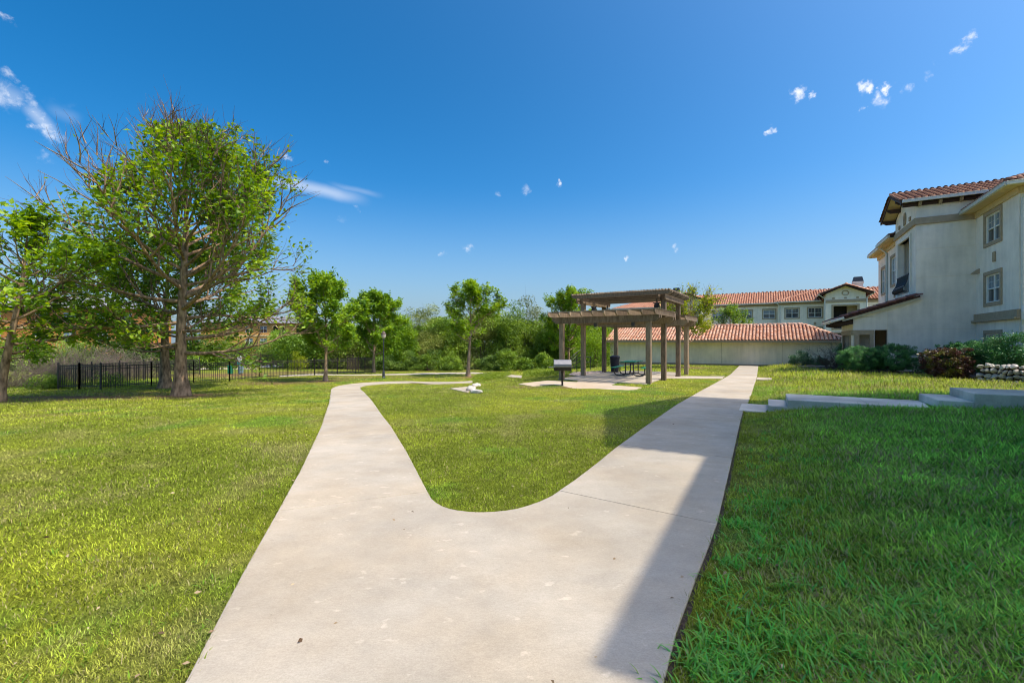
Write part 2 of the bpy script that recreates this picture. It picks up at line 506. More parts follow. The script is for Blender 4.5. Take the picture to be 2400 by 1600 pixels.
def M_concrete(name, col, stain=.22, speck=.5):
    """broom-finished walk: soft stains, pale scuffs, dark specks, fine relief"""
    m, nt, N, L, b = new_mat(name)
    tcn = N.new("ShaderNodeTexCoord"); P = tcn.outputs["Object"]
    def noise(sc, det, rough=.6, stretch=None):
        n = N.new("ShaderNodeTexNoise"); n.inputs["Scale"].default_value = sc; n.inputs["Detail"].default_value = det; n.inputs["Roughness"].default_value = rough
        if stretch:
            mp = N.new("ShaderNodeMapping"); mp.inputs["Scale"].default_value = stretch
            L.new(P, mp.inputs["Vector"]); L.new(mp.outputs[0], n.inputs["Vector"])
        else: L.new(P, n.inputs["Vector"])
        return n.outputs["Fac"]
    def rng(src, a, b_, lo, hi):
        r = N.new("ShaderNodeMapRange"); r.inputs[1].default_value = a; r.inputs[2].default_value = b_; r.inputs[3].default_value = lo; r.inputs[4].default_value = hi
        L.new(src, r.inputs[0]); return r.outputs[0]
    def mul(x, y):
        k = N.new("ShaderNodeMath"); k.operation = 'MULTIPLY'; L.new(x, k.inputs[0]); L.new(y, k.inputs[1]); return k.outputs[0]
    big = rng(noise(.55, 5, .62), .36, .66, 1 - stain, 1.04)
    mid = rng(noise(2.6, 7, .72, (1.0, 1.4, 1)), .33, .7, 1 - stain * .45, 1.05)
    fine = mul(rng(noise(120, 3), .3, .7, .90, 1.08), rng(noise(34, 5, .7, (1, 2.6, 1)), .3, .7, .91, 1.07))
    scuff = rng(noise(6.5, 3, .5, (1, 1.5, 1)), .66, .70, 1.0, 1.20)
    spk = rng(noise(24, 4, .78, (1, 1.6, 1)), .62, .72, 1.0, 1 - speck * .6)
    mask = rng(noise(.9, 3), .46, .58, 0, 1)
    sp = N.new("ShaderNodeMix"); sp.data_type = 'FLOAT'; sp.inputs[2].default_value = 1.0
    L.new(mask, sp.inputs[0]); L.new(spk, sp.inputs[3])
    f = mul(mul(mul(mul(big, mid), fine), scuff), sp.outputs[0])
    hue = N.new("ShaderNodeMixRGB"); c = np.array(col)
    hue.inputs["Color1"].default_value = (*c, 1); hue.inputs["Color2"].default_value = (*(c * np.array([1.0, .95, .88])), 1)
    L.new(rng(noise(.8, 4), .4, .62, 0, 1), hue.inputs["Fac"])
    sc = N.new("ShaderNodeVectorMath"); sc.operation = 'SCALE'; L.new(hue.outputs[0], sc.inputs[0]); L.new(f, sc.inputs["Scale"])
    L.new(sc.outputs[0], b.inputs["Base Color"])
    b.inputs["Roughness"].default_value = .85; b.inputs["Specular IOR Level"].default_value = .25
    bp = N.new("ShaderNodeBump"); bp.inputs["Strength"].default_value = .25; bp.inputs["Distance"].default_value = .006
    L.new(noise(160, 4, .6, (1, 3, 1)), bp.inputs["Height"]); L.new(bp.outputs[0], b.inputs["Normal"])
    return m

MAT = {}
MAT['concrete'] = M_concrete("concrete_walk", (.49, .436, .348), .22)
MAT['concrete_tan'] = M_concrete("concrete_tan", (.55, .46, .345), .15, .2)
MAT['concrete_step'] = M_concrete("concrete_step", (.88, .80, .68), .42, .9)
MAT['stucco'] = M_stucco("stucco_cream", (.89, .81, .715))
MAT['stucco_wall'] = M_stucco("stucco_garage", (.86, .75, .61))
MAT['stucco_far'] = M_stucco("stucco_far", (.89, .80, .69))
MAT['stucco_orange'] = M_stucco("stucco_orange", (.52, .22, .065))
MAT['stucco_ochre'] = M_stucco("stucco_ochre", (.62, .33, .10))
MAT['tan'] = M_plain("trim_tan", (.40, .31, .21), .85, vary=.1, bump=.2)
MAT['soffit'] = M_plain("soffit_yellow", (.62, .47, .24), .8, vary=.08)
MAT['darkwood'] = M_plain("dark_timber", (.055, .03, .025), .7, vary=.2, scale=12)
MAT['gutter'] = M_plain("gutter_paint", (.62, .62, .58), .45, vary=.06)
MAT['white'] = M_plain("white_vinyl", (.78, .78, .76), .4, vary=.04)
MAT['tile'] = M_tile("terracotta_tile", [(.74, .36, .21), (.84, .48, .31), (.62, .27, .15), (.90, .60, .43), (.78, .40, .24)])
MAT['tile_far'] = M_tile("terracotta_far", [(.60, .26, .15), (.72, .36, .21), (.52, .21, .12), (.78, .44, .28)])
MAT['tile_dark'] = M_tile("terracotta_dark", [(.17, .065, .05), (.23, .10, .07), (.14, .055, .045), (.28, .12, .085)])
MAT['tile_brown'] = M_tile("terracotta_brown", [(.28, .12, .07), (.38, .18, .10), (.22, .09, .06), (.46, .24, .14)])
MAT['pan'] = M_plain("tile_pan", (.24, .10, .06), .85, vary=.3, scale=8)
MAT['pan_dark'] = M_plain("tile_pan_dark", (.07, .03, .025), .85, vary=.3, scale=8)
MAT['shingle'] = M_plain("grey_shingle", (.22, .22, .235), .85, vary=.2, scale=20)
MAT['glass'] = M_glass("window_glass")
MAT['glass_pale'] = M_plain("window_blind_glass", (.17, .22, .27), .08, spec=.8, vary=.06, scale=2)
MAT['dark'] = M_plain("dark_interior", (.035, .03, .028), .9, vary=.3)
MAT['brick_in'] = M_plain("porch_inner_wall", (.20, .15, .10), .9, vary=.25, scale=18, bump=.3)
MAT['iron'] = M_plain("black_iron", (.042, .036, .033), .5, spec=.5, vary=.25, scale=14)
MAT['iron_brown'] = M_plain("brown_iron", (.075, .05, .04), .65, vary=.25, scale=10)
MAT['lamp_metal'] = M_plain("lamp_metal", (.03, .035, .05), .4, spec=.6, vary=.15)
MAT['wood'] = M_wood("weathered_timber", (.115, .082, .057), (.41, .315, .215))
MAT['green'] = M_plain("green_plastic_coat", (.012, .20, .105), .45, spec=.5, vary=.12, scale=9)
MAT['binblue'] = M_plain("dark_blue_bin", (.016, .018, .035), .5, vary=.2)
MAT['steel'] = M_plain("stainless_hood", (.23, .23, .245), .5, metal=.5, vary=.12, scale=9, stretch=(1, 1, 5))
MAT['grillblack'] = M_plain("sooted_steel", (.035, .028, .022), .7, vary=.4, scale=10)
MAT['bark'] = M_plain("bark_grey", (.17, .105, .06), .95, vary=.45, scale=9, bump=1.0, bscale=16, col2=(.30, .20, .12), stretch=(1, 1, .35))
MAT['bark_pale'] = M_plain("bark_pale", (.32, .225, .145), .95, vary=.35, scale=8, bump=.6, bscale=22, stretch=(1, 1, .4))
MAT['twig'] = M_plain("twig_grey", (.20, .15, .13), .95, vary=.3, scale=5)
MAT['twig_red'] = M_plain("twig_brown", (.115, .07, .055), .95, vary=.3, scale=5)
MAT['mulch'] = M_plain("mulch", (.055, .035, .026), .95, vary=.5, scale=30, bump=1, bscale=40)
MAT['limestone'] = M_plain("limestone", (.38, .345, .29), .92, vary=.22, scale=7, bump=.7, bscale=14, col2=(.60, .56, .50))
MAT['gravel'] = M_plain("gravel_stone", (.52, .42, .36), .9, vary=.3, scale=6, bump=.4)
MAT['teal'] = M_plain("teal_sign", (.05, .30, .26), .5, vary=.1)
MAT['slate_blue'] = M_plain("slate_bin", (.16, .26, .29), .6, vary=.1)
MAT['cap_black'] = M_plain("chimney_cap", (.025, .035, .05), .5, vary=.2)
# ================================================================== ground and walks
def poly_px(pts):
    return [G(*p) for p in pts]

def inside(poly, x, y):
    """vectorised point in polygon"""
    x = np.asarray(x); y = np.asarray(y)
    r = np.zeros(x.shape, bool)
    P = np.array([(p[0], p[1]) for p in poly]); n = len(P)
    bb = (x > P[:, 0].min()) & (x < P[:, 0].max()) & (y > P[:, 1].min()) & (y < P[:, 1].max())
    xi, yi = x[bb], y[bb]
    q = np.zeros(xi.shape, bool)
    j = n - 1
    for i in range(n):
        x0, y0 = P[i]; x1, y1 = P[j]
        if y0 != y1:
            c = ((y0 > yi) != (y1 > yi)) & (xi < (x1 - x0) * (yi - y0) / (y1 - y0) + x0)
            q ^= c
        j = i
    r[bb] = q
    return r

NO_GRASS = []          # polygons (world x, y) where no lawn grows

def resample(pts, n):
    P = np.array([(p[0], p[1]) for p in pts], float)
    d = np.r_[0, np.cumsum(np.linalg.norm(np.diff(P, axis=0), axis=1))]
    q = np.linspace(0, d[-1], n)
    return np.c_[np.interp(q, d, P[:, 0]), np.interp(q, d, P[:, 1])]

def slab_loft(parent, Lp, Rp, n, cuts, lift=.014, mat='concrete', gap=.0035, z=None):
    """walk between two edge lines, cut into separate slabs at the given fractions"""
    A, B = resample(Lp, n * 1 + 1), resample(Rp, n * 1 + 1)
    NO_GRASS.append(list(map(tuple, A)) + list(map(tuple, B[::-1])))
    fr = np.linspace(0, 1, n + 1)
    ed = [0.0] + list(cuts) + [1.0]
    for a, b in zip(ed[:-1], ed[1:]):
        ln = np.linalg.norm(A[-1] - A[0]) + 1e-6
        qs = [a + gap / ln] + [f for f in fr if a + .01 / ln * 3 < f < b - .01 / ln * 3] + [b - gap / ln]
        top, bot = [], []
        for q in qs:
            pa = [np.interp(q, fr, A[:, i]) for i in (0, 1)]
            pb = [np.interp(q, fr, B[:, i]) for i in (0, 1)]
            za, zb_ = (zg1(*pa) + lift, zg1(*pb) + lift) if z is None else (z, z)
            top.append(((*pa, za), (*pb, zb_)))
        vs, fs = [], []
        for (p, q_) in top:
            vs += [p, q_, (p[0], p[1], p[2] - .10), (q_[0], q_[1], q_[2] - .10)]
        k = len(top)
        for i in range(k - 1):
            o, m = 4 * i, 4 * i + 4
            fs += [(o, o + 1, m + 1, m), (o, m, m + 2, o + 2), (o + 1, o + 3, m + 3, m + 1)]
        fs += [(0, 2, 3, 1), (4 * k - 4, 4 * k - 3, 4 * k - 1, 4 * k - 2)]
        mb = MB().add(vs, fs)
        o = mb.build("slab", MAT[mat], parent, bevel=.008)
    return

def slab_poly(parent, pts, lift=.014, mat='concrete', z=None, name="slab", th=.1):
    P = [(p[0], p[1], (zg1(p[0], p[1]) + lift) if z is None else z) for p in pts]
    NO_GRASS.append([(p[0], p[1]) for p in pts])
    n = len(P)
    vs = P + [(p[0], p[1], p[2] - th) for p in P]
    fs = [tuple(range(n))] + [(i, i + n, (i + 1) % n + n, (i + 1) % n) for i in range(n)]
    # orient upwards
    ar = sum(P[i][0] * P[(i + 1) % n][1] - P[(i + 1) % n][0] * P[i][1] for i in range(n))
    if ar < 0: fs = [tuple(reversed(f)) for f in fs]
    return MB().add(vs, fs).build(name, MAT[mat], parent, bevel=.008)

# --- the forked walk -------------------------------------------------
path = empty("path", (0, 0, 0)); tag(path, "pale concrete walk forking around the lawn", kind="structure")
U_CURVE = [(1310, 1152), (1293, 1164), (1265, 1177), (1237, 1187), (1212, 1194), (1186, 1198.5), (1155, 1201.5), (1123, 1202.5), (1097, 1201), (1072, 1198),
           (1053, 1194), (1036, 1188), (1022, 1180), (1012, 1171), (1006, 1162), (1002, 1154)]
jl = [(651, 1200), (566, 1351), (436, 1600)]
jr = [(1556, 1600), (1587, 1478), (1629, 1363.6), (1660, 1285), (1680, 1230)]
near = [Vector((-1.22, .4, 0)), Vector((-1.12, -8, 0)), Vector((.25, -8, 0)), Vector((.32, .8, 0))]
slab_poly(path, poly_px(jl) + near + poly_px(jr) + poly_px(U_CURVE))
left_edge = [(651.2, 1199.7), (708, 1096), (753, 1000), (762, 970), (771, 945), (774.5, 925), (775.5, 913), (781, 908.5), (792, 904.5), (818, 900), (862, 896.2), (905, 894), (960, 893.2), (1108, 892.6)]
right_edge = [(1002, 1153.7), (953, 1059.5), (916.6, 1000), (894, 972), (873, 941), (858, 925), (848, 915), (844, 910), (846, 907), (856, 904), (885, 901), (915, 899), (975, 898.2), (1108, 898)]
slab_loft(path, poly_px(left_edge), poly_px(right_edge), 90, [.10, .22, .34, .46, .58, .70, .80, .9])
ra = [(1310.3, 1151.6), (1335, 1136), (1357, 1118.6), (1400, 1086), (1434, 1057), (1512, 1000), (1583.5, 950), (1637.7, 919), (1660, 907), (1696, 887), (1712, 877.5), (1733, 856.9)]
rb = [(1680.1, 1229.7), (1696, 1163), (1713, 1088), (1732.4, 1000), (1741, 966), (1755, 942), (1772, 890), (1774, 883), (1777.6, 856.9)]
slab_loft(path, poly_px(ra), poly_px(rb), 80, [.07, .16, .26, .36, .46, .56, .66, .76, .86, .93])
# bare soil line where the turf has shrunk from the right edge of the walk
rbp = resample(poly_px([(1556, 1600), (1587, 1478), (1629, 1363.6), (1660, 1285), (1680.5, 1229), (1696, 1163), (1713, 1088), (1732.4, 1000), (1741, 966)]), 120)
vs_, fs_ = [], []
for i_, p_ in enumerate(rbp):
    d_ = rbp[min(i_ + 1, 119)] - rbp[max(i_ - 1, 0)]; d_ = d_ / np.linalg.norm(d_); n_ = np.array([d_[1], -d_[0]])
    w_ = .018 + .03 * float(fbm(p_[0] * 6, p_[1] * 6, 71))
    q_ = p_ + n_ * w_
    vs_ += [(p_[0], p_[1], zg1(*p_) - .002), (q_[0], q_[1], zg1(*q_) - .002)]
    if i_: fs_.append((2 * i_ - 2, 2 * i_ - 1, 2 * i_ + 1, 2 * i_))
MB().add(vs_, fs_).build("soil_edge", MAT['mulch'], path)
NO_GRASS.append([v[:2] for v in vs_[0::2]] + [v[:2] for v in vs_[1::2]][::-1])
# stubs to the pergola and to the right of the walk
slab_loft(path, poly_px([(1560, 881.3), (1700, 881.8)]), poly_px([(1556, 886.6), (1692, 887.5)]), 8, [.34, .67], lift=.012)
slab_loft(path, poly_px([(1775, 884), (1809, 885.5)]), poly_px([(1772.5, 889.6), (1809.5, 890)]), 3, [], lift=.012)
NO_GRASS.append([(p.x, p.y) for p in poly_px([(648, 1204), (655, 1192), (1004, 1146), (1004, 1160)])]); NO_GRASS.append([(p.x, p.y) for p in poly_px([(1305, 1158), (1312, 1146), (1682, 1222), (1678, 1240)])])
# --- walk along the thicket ------------------------------------------
bp_ = empty("path", (0, 0, 0)); tag(bp_, "narrow pale concrete walk curving past the thicket and into the fenced run", kind="structure")
slab_loft(bp_, poly_px([(655, 879), (738, 876), (800, 877.5), (850, 877.6), (930, 875.8), (1015, 873.2), (1110, 872.2), (1175, 874.4), (1224, 879.5)]),
          poly_px([(655, 883), (738, 879.5), (800, 880), (850, 880.2), (930, 879), (1015, 876.8), (1110, 876), (1170, 878.6), (1222, 886)]), 60, [.12, .25, .38, .5, .62, .74, .87], lift=.01)
fp_ = empty("path", (0, 0, 0)); tag(fp_, "pale far walk running behind the iron fence", kind="structure")
slab_loft(fp_, poly_px([(300, 861.5), (450, 861.5), (600, 861)]), poly_px([(300, 865.5), (450, 865.5), (604, 864.5)]), 20, [.33, .66], lift=.01)

# --- pergola slab and the tan pad in front of it ---------------------
PZ = -.205
def GP(px, py, z=PZ):
    Y = (CAM_H - z) * FPX / (py - 800)
    return Vector(((px - 1200) / FPX * Y, Y, z))
pad = empty("concrete_pad", (0, 0, 0)); tag(pad, "concrete slab under the pergola with a tan apron by the grill", kind="structure")
slab_poly(pad, [GP(*p) for p in [(1308, 886.8), (1352, 890.5), (1430, 894.5), (1514, 899.6), (1543, 889), (1556, 886.3), (1562, 881), (1580, 880), (1596, 872.6), (1545, 870.3), (1470, 868.4), (1418, 871.2), (1372, 878)]], z=PZ, th=.3)
slab_poly(pad, [GP(*p) for p in [(1215, 898.6), (1250, 894.5), (1283, 891), (1351, 894.6), (1356, 891.3), (1430, 895.0), (1446, 896), (1433, 901.7), (1506, 907.2), (1484, 915), (1466, 920.5), (1448, 920), (1388, 916), (1338, 908.5), (1318, 903.5), (1299, 900.5), (1275, 902.5), (1249, 904.8)]], z=PZ - .004, mat='concrete_tan', th=.3)
# little concrete swale by the white rocks
sw = empty("concrete_apron", (0, 0, 0)); tag(sw, "small triangular concrete apron beside the white rocks in the lawn", kind="structure")
slab_poly(sw, poly_px([(1054, 911), (1106, 905.5), (1112, 903), (1120, 899.5), (1128, 898.5), (1108, 912), (1096, 920.5)]), lift=.02)

# --- steps to the right ----------------------------------------------
ZB = -.125
st_o = empty("concrete_steps", LW(0, 12.05, ZB), R(-30)); tag(st_o, "grey concrete steps and landings climbing right from the walk", "steps")
SW = 1.40
def step_box(name, t0, t1, z0, z1):
    mb = MB()
    n = max(2, int((t1 - t0) / .25))
    # slightly worn front edge
    rng = random.Random(int(t0 * 100))
    ts = [t0 + (t1 - t0) * i / n for i in range(n + 1)]
    fr = [rng.uniform(-.012, .012) for _ in ts]
    vs, fs = [], []
    for t, w in zip(ts, fr):
        vs += [(t, w, z0), (t, SW, z0), (t, SW, z1), (t, w + .01, z1)]
    for i in range(n):
        a, b = 4 * i, 4 * i + 4
        fs += [(a, a + 3, b + 3, b), (a + 3, a + 2, b + 2, b + 3), (a + 2, a + 1, b + 1, b + 2), (a, b, b + 1, a + 1)]
    fs += [(0, 1, 2, 3), (4 * n + 3, 4 * n + 2, 4 * n + 1, 4 * n)]
    return mb.add(vs, fs).build(name, MAT['concrete_step'], st_o, bevel=.014)
step_box("walk_slab", -.62, 0.0, -.15, .012)
step_box("step", 0.0, .39, -.3, .165)
step_box("landing", .39, 1.86, -.3, .33)
step_box("landing", 1.868, 2.98, -.3, .328)
step_box("step", 2.98, 3.5, -.3, .49)
step_box("landing", 3.5, 6.4, -.1, .655)
step_box("landing", 6.408, 9.5, -.1, .652)
def LWp(t, s): 
    v = LW(t, s); return (v.x, v.y)
NO_GRASS.append([LWp(-.62, 12.03), LWp(9.5, 12.03), LWp(9.5, 13.47), LWp(-.62, 13.47)])

# --- bare earth and mulch --------------------------------------------
DIRT = []   # (x, y, rx, ry, strength)
def dirt_px(px, py, rx, ry, st):
    p = G(px, py); DIRT.append((p.x, p.y, rx, ry * (2.2 if p.y > 14 else 1), st))
dirt_px(425, 927, 2.6, 1.1, 1.0); dirt_px(200, 930, 5.5, .9, .95); dirt_px(60, 938, 2.6, .8, .8); dirt_px(300, 922, 4, .8, .7)
dirt_px(60, 972, 3.2, .5, .5); dirt_px(763, 893, 2.0, .8, 1.0); dirt_px(640, 897, 3.4, .8, .75); dirt_px(1110, 883, 1.7, .7, 1.0)
dirt_px(1333, 907, .7, .35, 1.0); dirt_px(1232, 906, 1.0, .45, .6); dirt_px(560, 878, 6.5, 1.9, .9); dirt_px(700, 872, 7, 1.6, .6); dirt_px(388, 908, 1.4, .8, .9)
dirt_px(950, 884, 5, .6, .35); dirt_px(820, 884, 3.0, .7, .7); dirt_px(1612, 861, 2.2, 1.0, .9); dirt_px(2080, 937, .9, .14, 1.0)
dirt_px(1640, 958, .3, .3, .9); dirt_px(1870, 1040, .5, .3, .35); dirt_px(2000, 1075, .6, .5, .35); dirt_px(1690, 1330, .12, .4, .8); dirt_px(1650, 1470, .1, .3, .8)
dirt_px(2050, 1180, .3, .3, .35); dirt_px(2220, 1330, .25, .2, .3); dirt_px(2040, 1420, .22, .2, .3)
dirt_px(1200, 866, 6, 1.5, .55); dirt_px(1000, 868, 7, 1.6, .5); dirt_px(2200, 962, 1.5, .1, .5)
def dirt_at(x, y):
    d = np.zeros(np.shape(x))
    w = .30 * (fbm(np.asarray(x) * .9, np.asarray(y) * 1.6, 5) - .5)
    for (cx, cy, rx, ry, st) in DIRT:
        q = np.sqrt(((x - cx) / rx) ** 2 + ((y - cy) / ry) ** 2)
        d = np.maximum(d, st * np.clip(1.15 - q + w * 2.4, 0, 1))
    return d

def lawn_colour(x, y):
    """grass colour in linear light; dry patches, and lusher bank turf coloured brighter to lift its shade"""
    t = C30 * x - S30 * y
    n1 = fbm(x * .35, y * .35, 3)[..., None]; n2 = fbm(x * 1.7, y * 1.7, 17)[..., None]
    a = np.array([.355, .40, .038]); b_ = np.array([.235, .295, .028])
    n1 = sstep(.30, .70, n1)
    c = a * n1 + b_ * (1 - n1)
    clv = np.clip((fbm(x * .75 + 9, y * .75, 33)[..., None] - .60) * 6, 0, .7)
    c = c + (np.array([.17, .33, .035]) - c) * clv
    dry = np.array([.40, .37, .13])
    c = c + (dry - c) * np.clip((n2 - .54) * 2.4, 0, .6)
    lush_lift = np.array([.235, .48, .065])  # lusher bank turf, its green also raised to brighten the shaded part
    s_ = S30 * x + C30 * y
    k = (sstep(-.6, 1.5, t) * (1 - sstep(13.6, 17, s_)))[..., None] * .85
    lush_lift = lush_lift * (.75 + .6 * n2) + np.array([.06, .05, .02]) * np.clip((n1 - .55) * 3, 0, 1)
    c = c * (1 - k) + lush_lift * k
    return c

xs = np.concatenate([-np.geomspace(44, 700, 14)[::-1], np.arange(-42, 44, .42), np.geomspace(46, 700, 14)])
ys = np.concatenate([-np.geomspace(9, 300, 7)[::-1], np.arange(-8, 20, .30), np.arange(20.2, 50, .45), np.geomspace(52, 1500, 22)])
GX, GY = np.meshgrid(xs, ys, indexing='ij')
GZ = zg(GX, GY) + (fbm(GX * .8, GY * .8, 21) - .5) * .03 * (np.hypot(GX, GY) < 60) - .012
nx, ny = GX.shape
idx = np.arange(nx * ny).reshape(nx, ny)
F = np.stack([idx[:-1, :-1], idx[1:, :-1], idx[1:, 1:], idx[:-1, 1:]], -1).reshape(-1, 4)
V = np.stack([GX, GY, GZ], -1).reshape(-1, 3)
gd = dirt_at(V[:, 0], V[:, 1])[:, None]
gc = lawn_colour(V[:, 0], V[:, 1]) * .60
farw = sstep(55, 90, np.hypot(V[:, 0], V[:, 1]))[:, None]
gc = gc * (1 - farw) + np.array([.06, .085, .022]) * farw
gcol = np.c_[gc * (1 - gd) + np.array([.21, .115, .066]) * gd, np.ones(len(V))]
m, nt, N, L, b = new_mat("lawn_soil")
at = N.new("ShaderNodeAttribute"); at.attribute_name = "tint"
tcn = N.new("ShaderNodeTexCoord")
n1 = N.new("ShaderNodeTexNoise"); n1.inputs["Scale"].default_value = 9.0; n1.inputs["Detail"].default_value = 9; n1.inputs["Roughness"].default_value = .72
L.new(tcn.outputs["Object"], n1.inputs["Vector"])
mr = N.new("ShaderNodeMapRange"); mr.inputs[1].default_value = .3; mr.inputs[2].default_value = .72; mr.inputs[3].default_value = .45; mr.inputs[4].default_value = 1.35
L.new(n1.outputs["Fac"], mr.inputs[0])
sc_ = N.new("ShaderNodeVectorMath"); sc_.operation = 'SCALE'; L.new(at.outputs["Color"], sc_.inputs[0]); L.new(mr.outputs[0], sc_.inputs["Scale"])
L.new(sc_.outputs[0], b.inputs["Base Color"]); b.inputs["Roughness"].default_value = .95; b.inputs["Specular IOR Level"].default_value = .1
bpn = N.new("ShaderNodeBump"); bpn.inputs["Strength"].default_value = .9; bpn.inputs["Distance"].default_value = .04
L.new(n1.outputs["Fac"], bpn.inputs["Height"]); L.new(bpn.outputs[0], b.inputs["Normal"])
MAT['soil'] = m
ground = link_mesh("ground", np_mesh("ground", V, F, m, col=gcol, smooth=True))
tag(ground, "gently sloping lawn and bare earth under the trees", kind="structure")

# mulch bed under the hedges, with a thin concrete mow strip
bed = slab_poly(None, poly_px([(1866, 861.5), (1905, 864.5), (1960, 868), (2040, 874), (2120, 877.5), (2190, 880), (2240, 886), (2296, 892), (2330, 880), (2330, 866), (2240, 866), (2100, 864), (1990, 859.6), (1900, 858.6)]), lift=.035, mat='mulch', name="mulch_bed", th=.15)
tag(bed, "dark mulch bed under the hedges by the building", kind="structure")
strip = empty("mow_strip", (0, 0, 0)); tag(strip, "thin pale concrete edging strip behind the mulch bed", kind="structure")
slab_loft(strip, poly_px([(1856, 857.4), (1930, 857.4), (2000, 858.6)]), poly_px([(1856, 859.2), (1930, 859.4), (1995, 860.8)]), 6, [.5], lift=.07)
# ================================================================== buildings
BR = R(-30)       # local x = t (right), local y = s (away), z up

def wall_sheet(mb, p0, p1, z0, z1, holes=(), depth=.16, inward=(0, 1)):
    """vertical wall from p0 to p1 with rectangular openings (a0,a1,b0,b1: metres along, height) and their reveals"""
    p0, p1 = Vector((*p0, 0)), Vector((*p1, 0))
    d = p1 - p0; ln = d.length; d.normalize()
    iw = Vector((*inward, 0)).normalized()
    P = lambda a, z, k=0.0: tuple(p0 + d * a + iw * k + Vector((0, 0, z)))
    A = sorted({0.0, ln, *[h[0] for h in holes], *[h[1] for h in holes]})
    B = sorted({z0, z1, *[h[2] for h in holes], *[h[3] for h in holes]})
    flip = d.cross(Vector((0, 0, 1))).dot(iw) > 0
    def q(a, b, c, e):
        mb.quad(*((a, e, c, b) if flip else (a, b, c, e)))
    for a0, a1 in zip(A[:-1], A[1:]):
        for b0, b1 in zip(B[:-1], B[1:]):
            am, bm_ = .5 * (a0 + a1), .5 * (b0 + b1)
            if any(h[0] < am < h[1] and h[2] < bm_ < h[3] for h in holes): continue
            q(P(a0, b0), P(a1, b0), P(a1, b1), P(a0, b1))
    for (a0, a1, b0, b1) in holes:
        q(P(a0, b0), P(a0, b0, depth), P(a1, b0, depth), P(a1, b0))
        q(P(a0, b1, depth), P(a0, b1), P(a1, b1), P(a1, b1, depth))
        q(P(a0, b0, depth), P(a0, b0), P(a0, b1), P(a0, b1, depth))
        q(P(a1, b0), P(a1, b0, depth), P(a1, b1, depth), P(a1, b1))

def window(parent, p0, p1, inward, a0, a1, b0, b1, trim=.17, muntins=True, panes=True, blind=True, seed=0):
    """double window in a wall opening: white sash frame, four panes, tan surround"""
    p0, p1 = Vector((*p0, 0)), Vector((*p1, 0))
    d = (p1 - p0).normalized(); iw = Vector((*inward, 0)).normalized()
    P = lambda a, z, k=0.0: p0 + d * a + iw * k + Vector((0, 0, z))
    zc, ac = b0 + (b1 - b0) * .5, .5 * (a0 + a1)
    f = MB()
    k, w = .07, .055
    up = (0, 0, 1)
    for z in (b0 + w / 2, zc, b1 - w / 2): f.bar(P(a0 + w, z, k), P(a1 - w, z, k), .06, w, up)
    for a in (a0 + w / 2, a1 - w / 2): f.bar(P(a, b0, k), P(a, b1, k), w, .062, iw)
    f.bar(P(ac, b0 + w, k - .004), P(ac, b1 - w, k - .004), .075, .06, iw)
    if muntins:
        for (x0, x1) in ((a0 + w, ac - .035), (ac + .035, a1 - w)):
            m_ = .5 * (x0 + x1)
            f.bar(P(m_, zc + w / 2, k + .012), P(m_, b1 - w, k + .012), .016, .014, iw)
            f.bar(P(x0, .5 * (zc + b1), k + .018), P(x1, .5 * (zc + b1), k + .018), .014, .016, up)
    wo = f.build("window", MAT['white'], parent)
    if trim > 0:
        tm = MB(); o = -.022; th = .05
        tm.bar(P(a0 - trim, b1 + trim / 2, o), P(a1 + trim, b1 + trim / 2, o), th, trim, up)
        tm.bar(P(a0 - trim, b0 - trim / 2, o), P(a1 + trim, b0 - trim / 2, o), th, trim, up)
        tm.bar(P(a0 - trim / 2, b0, o), P(a0 - trim / 2, b1, o), trim, th, iw)
        tm.bar(P(a1 + trim / 2, b0, o), P(a1 + trim / 2, b1, o), trim, th, iw)
        tm.build("surround", MAT['tan'], wo, bevel=.008)
    if panes:
        for (x0, x1) in ((a0 + w, ac - .035), (ac + .035, a1 - w)):
            for (y0, y1, g) in ((b0 + w, zc - w / 2, 'glass'), (zc + w / 2, b1 - w, 'glass_pale' if blind else 'glass')):
                g_ = MB().add([P(x0, y0, k + .025), P(x1, y0, k + .025), P(x1, y1, k + .025), P(x0, y1, k + .025)], [(0, 1, 2, 3)])
                g_.build("pane", MAT[g], wo)
    else:
        MB().add([P(a0, b0, k + .025), P(a1, b0, k + .025), P(a1, b1, k + .025), P(a0, b1, k + .025)], [(0, 1, 2, 3)]).build("pane", MAT['glass'], wo)
    return wo

# ---- clay barrel tiles
def tile_mesh(w=.27, ln=.42, lod=6):
    mb = MB(); r = w * .40
    n = lod
    for (y, lift, sc) in ((0.0, .065, 1.0), (ln, .0, .80)):
        for i in range(n + 1):
            a = math.pi * i / n
            mb.v.append((r * sc * math.cos(math.pi - a), y, lift + r * sc * .85 * math.sin(a)))
    for i in range(n):
        mb.f.append((i, i + 1, n + 1 + i + 1, n + 1 + i))
    mb.f.append(tuple(range(n, -1, -1)))
    mb.r = [0.0] * len(mb.v)
    return mb

def in_poly(poly, x, y):
    r = False; j = len(poly) - 1
    for i in range(len(poly)):
        x0, y0 = poly[i]; x1, y1 = poly[j]
        if (y0 > y) != (y1 > y) and x < (x1 - x0) * (y - y0) / (y1 - y0) + x0: r = not r
        j = i
    return r

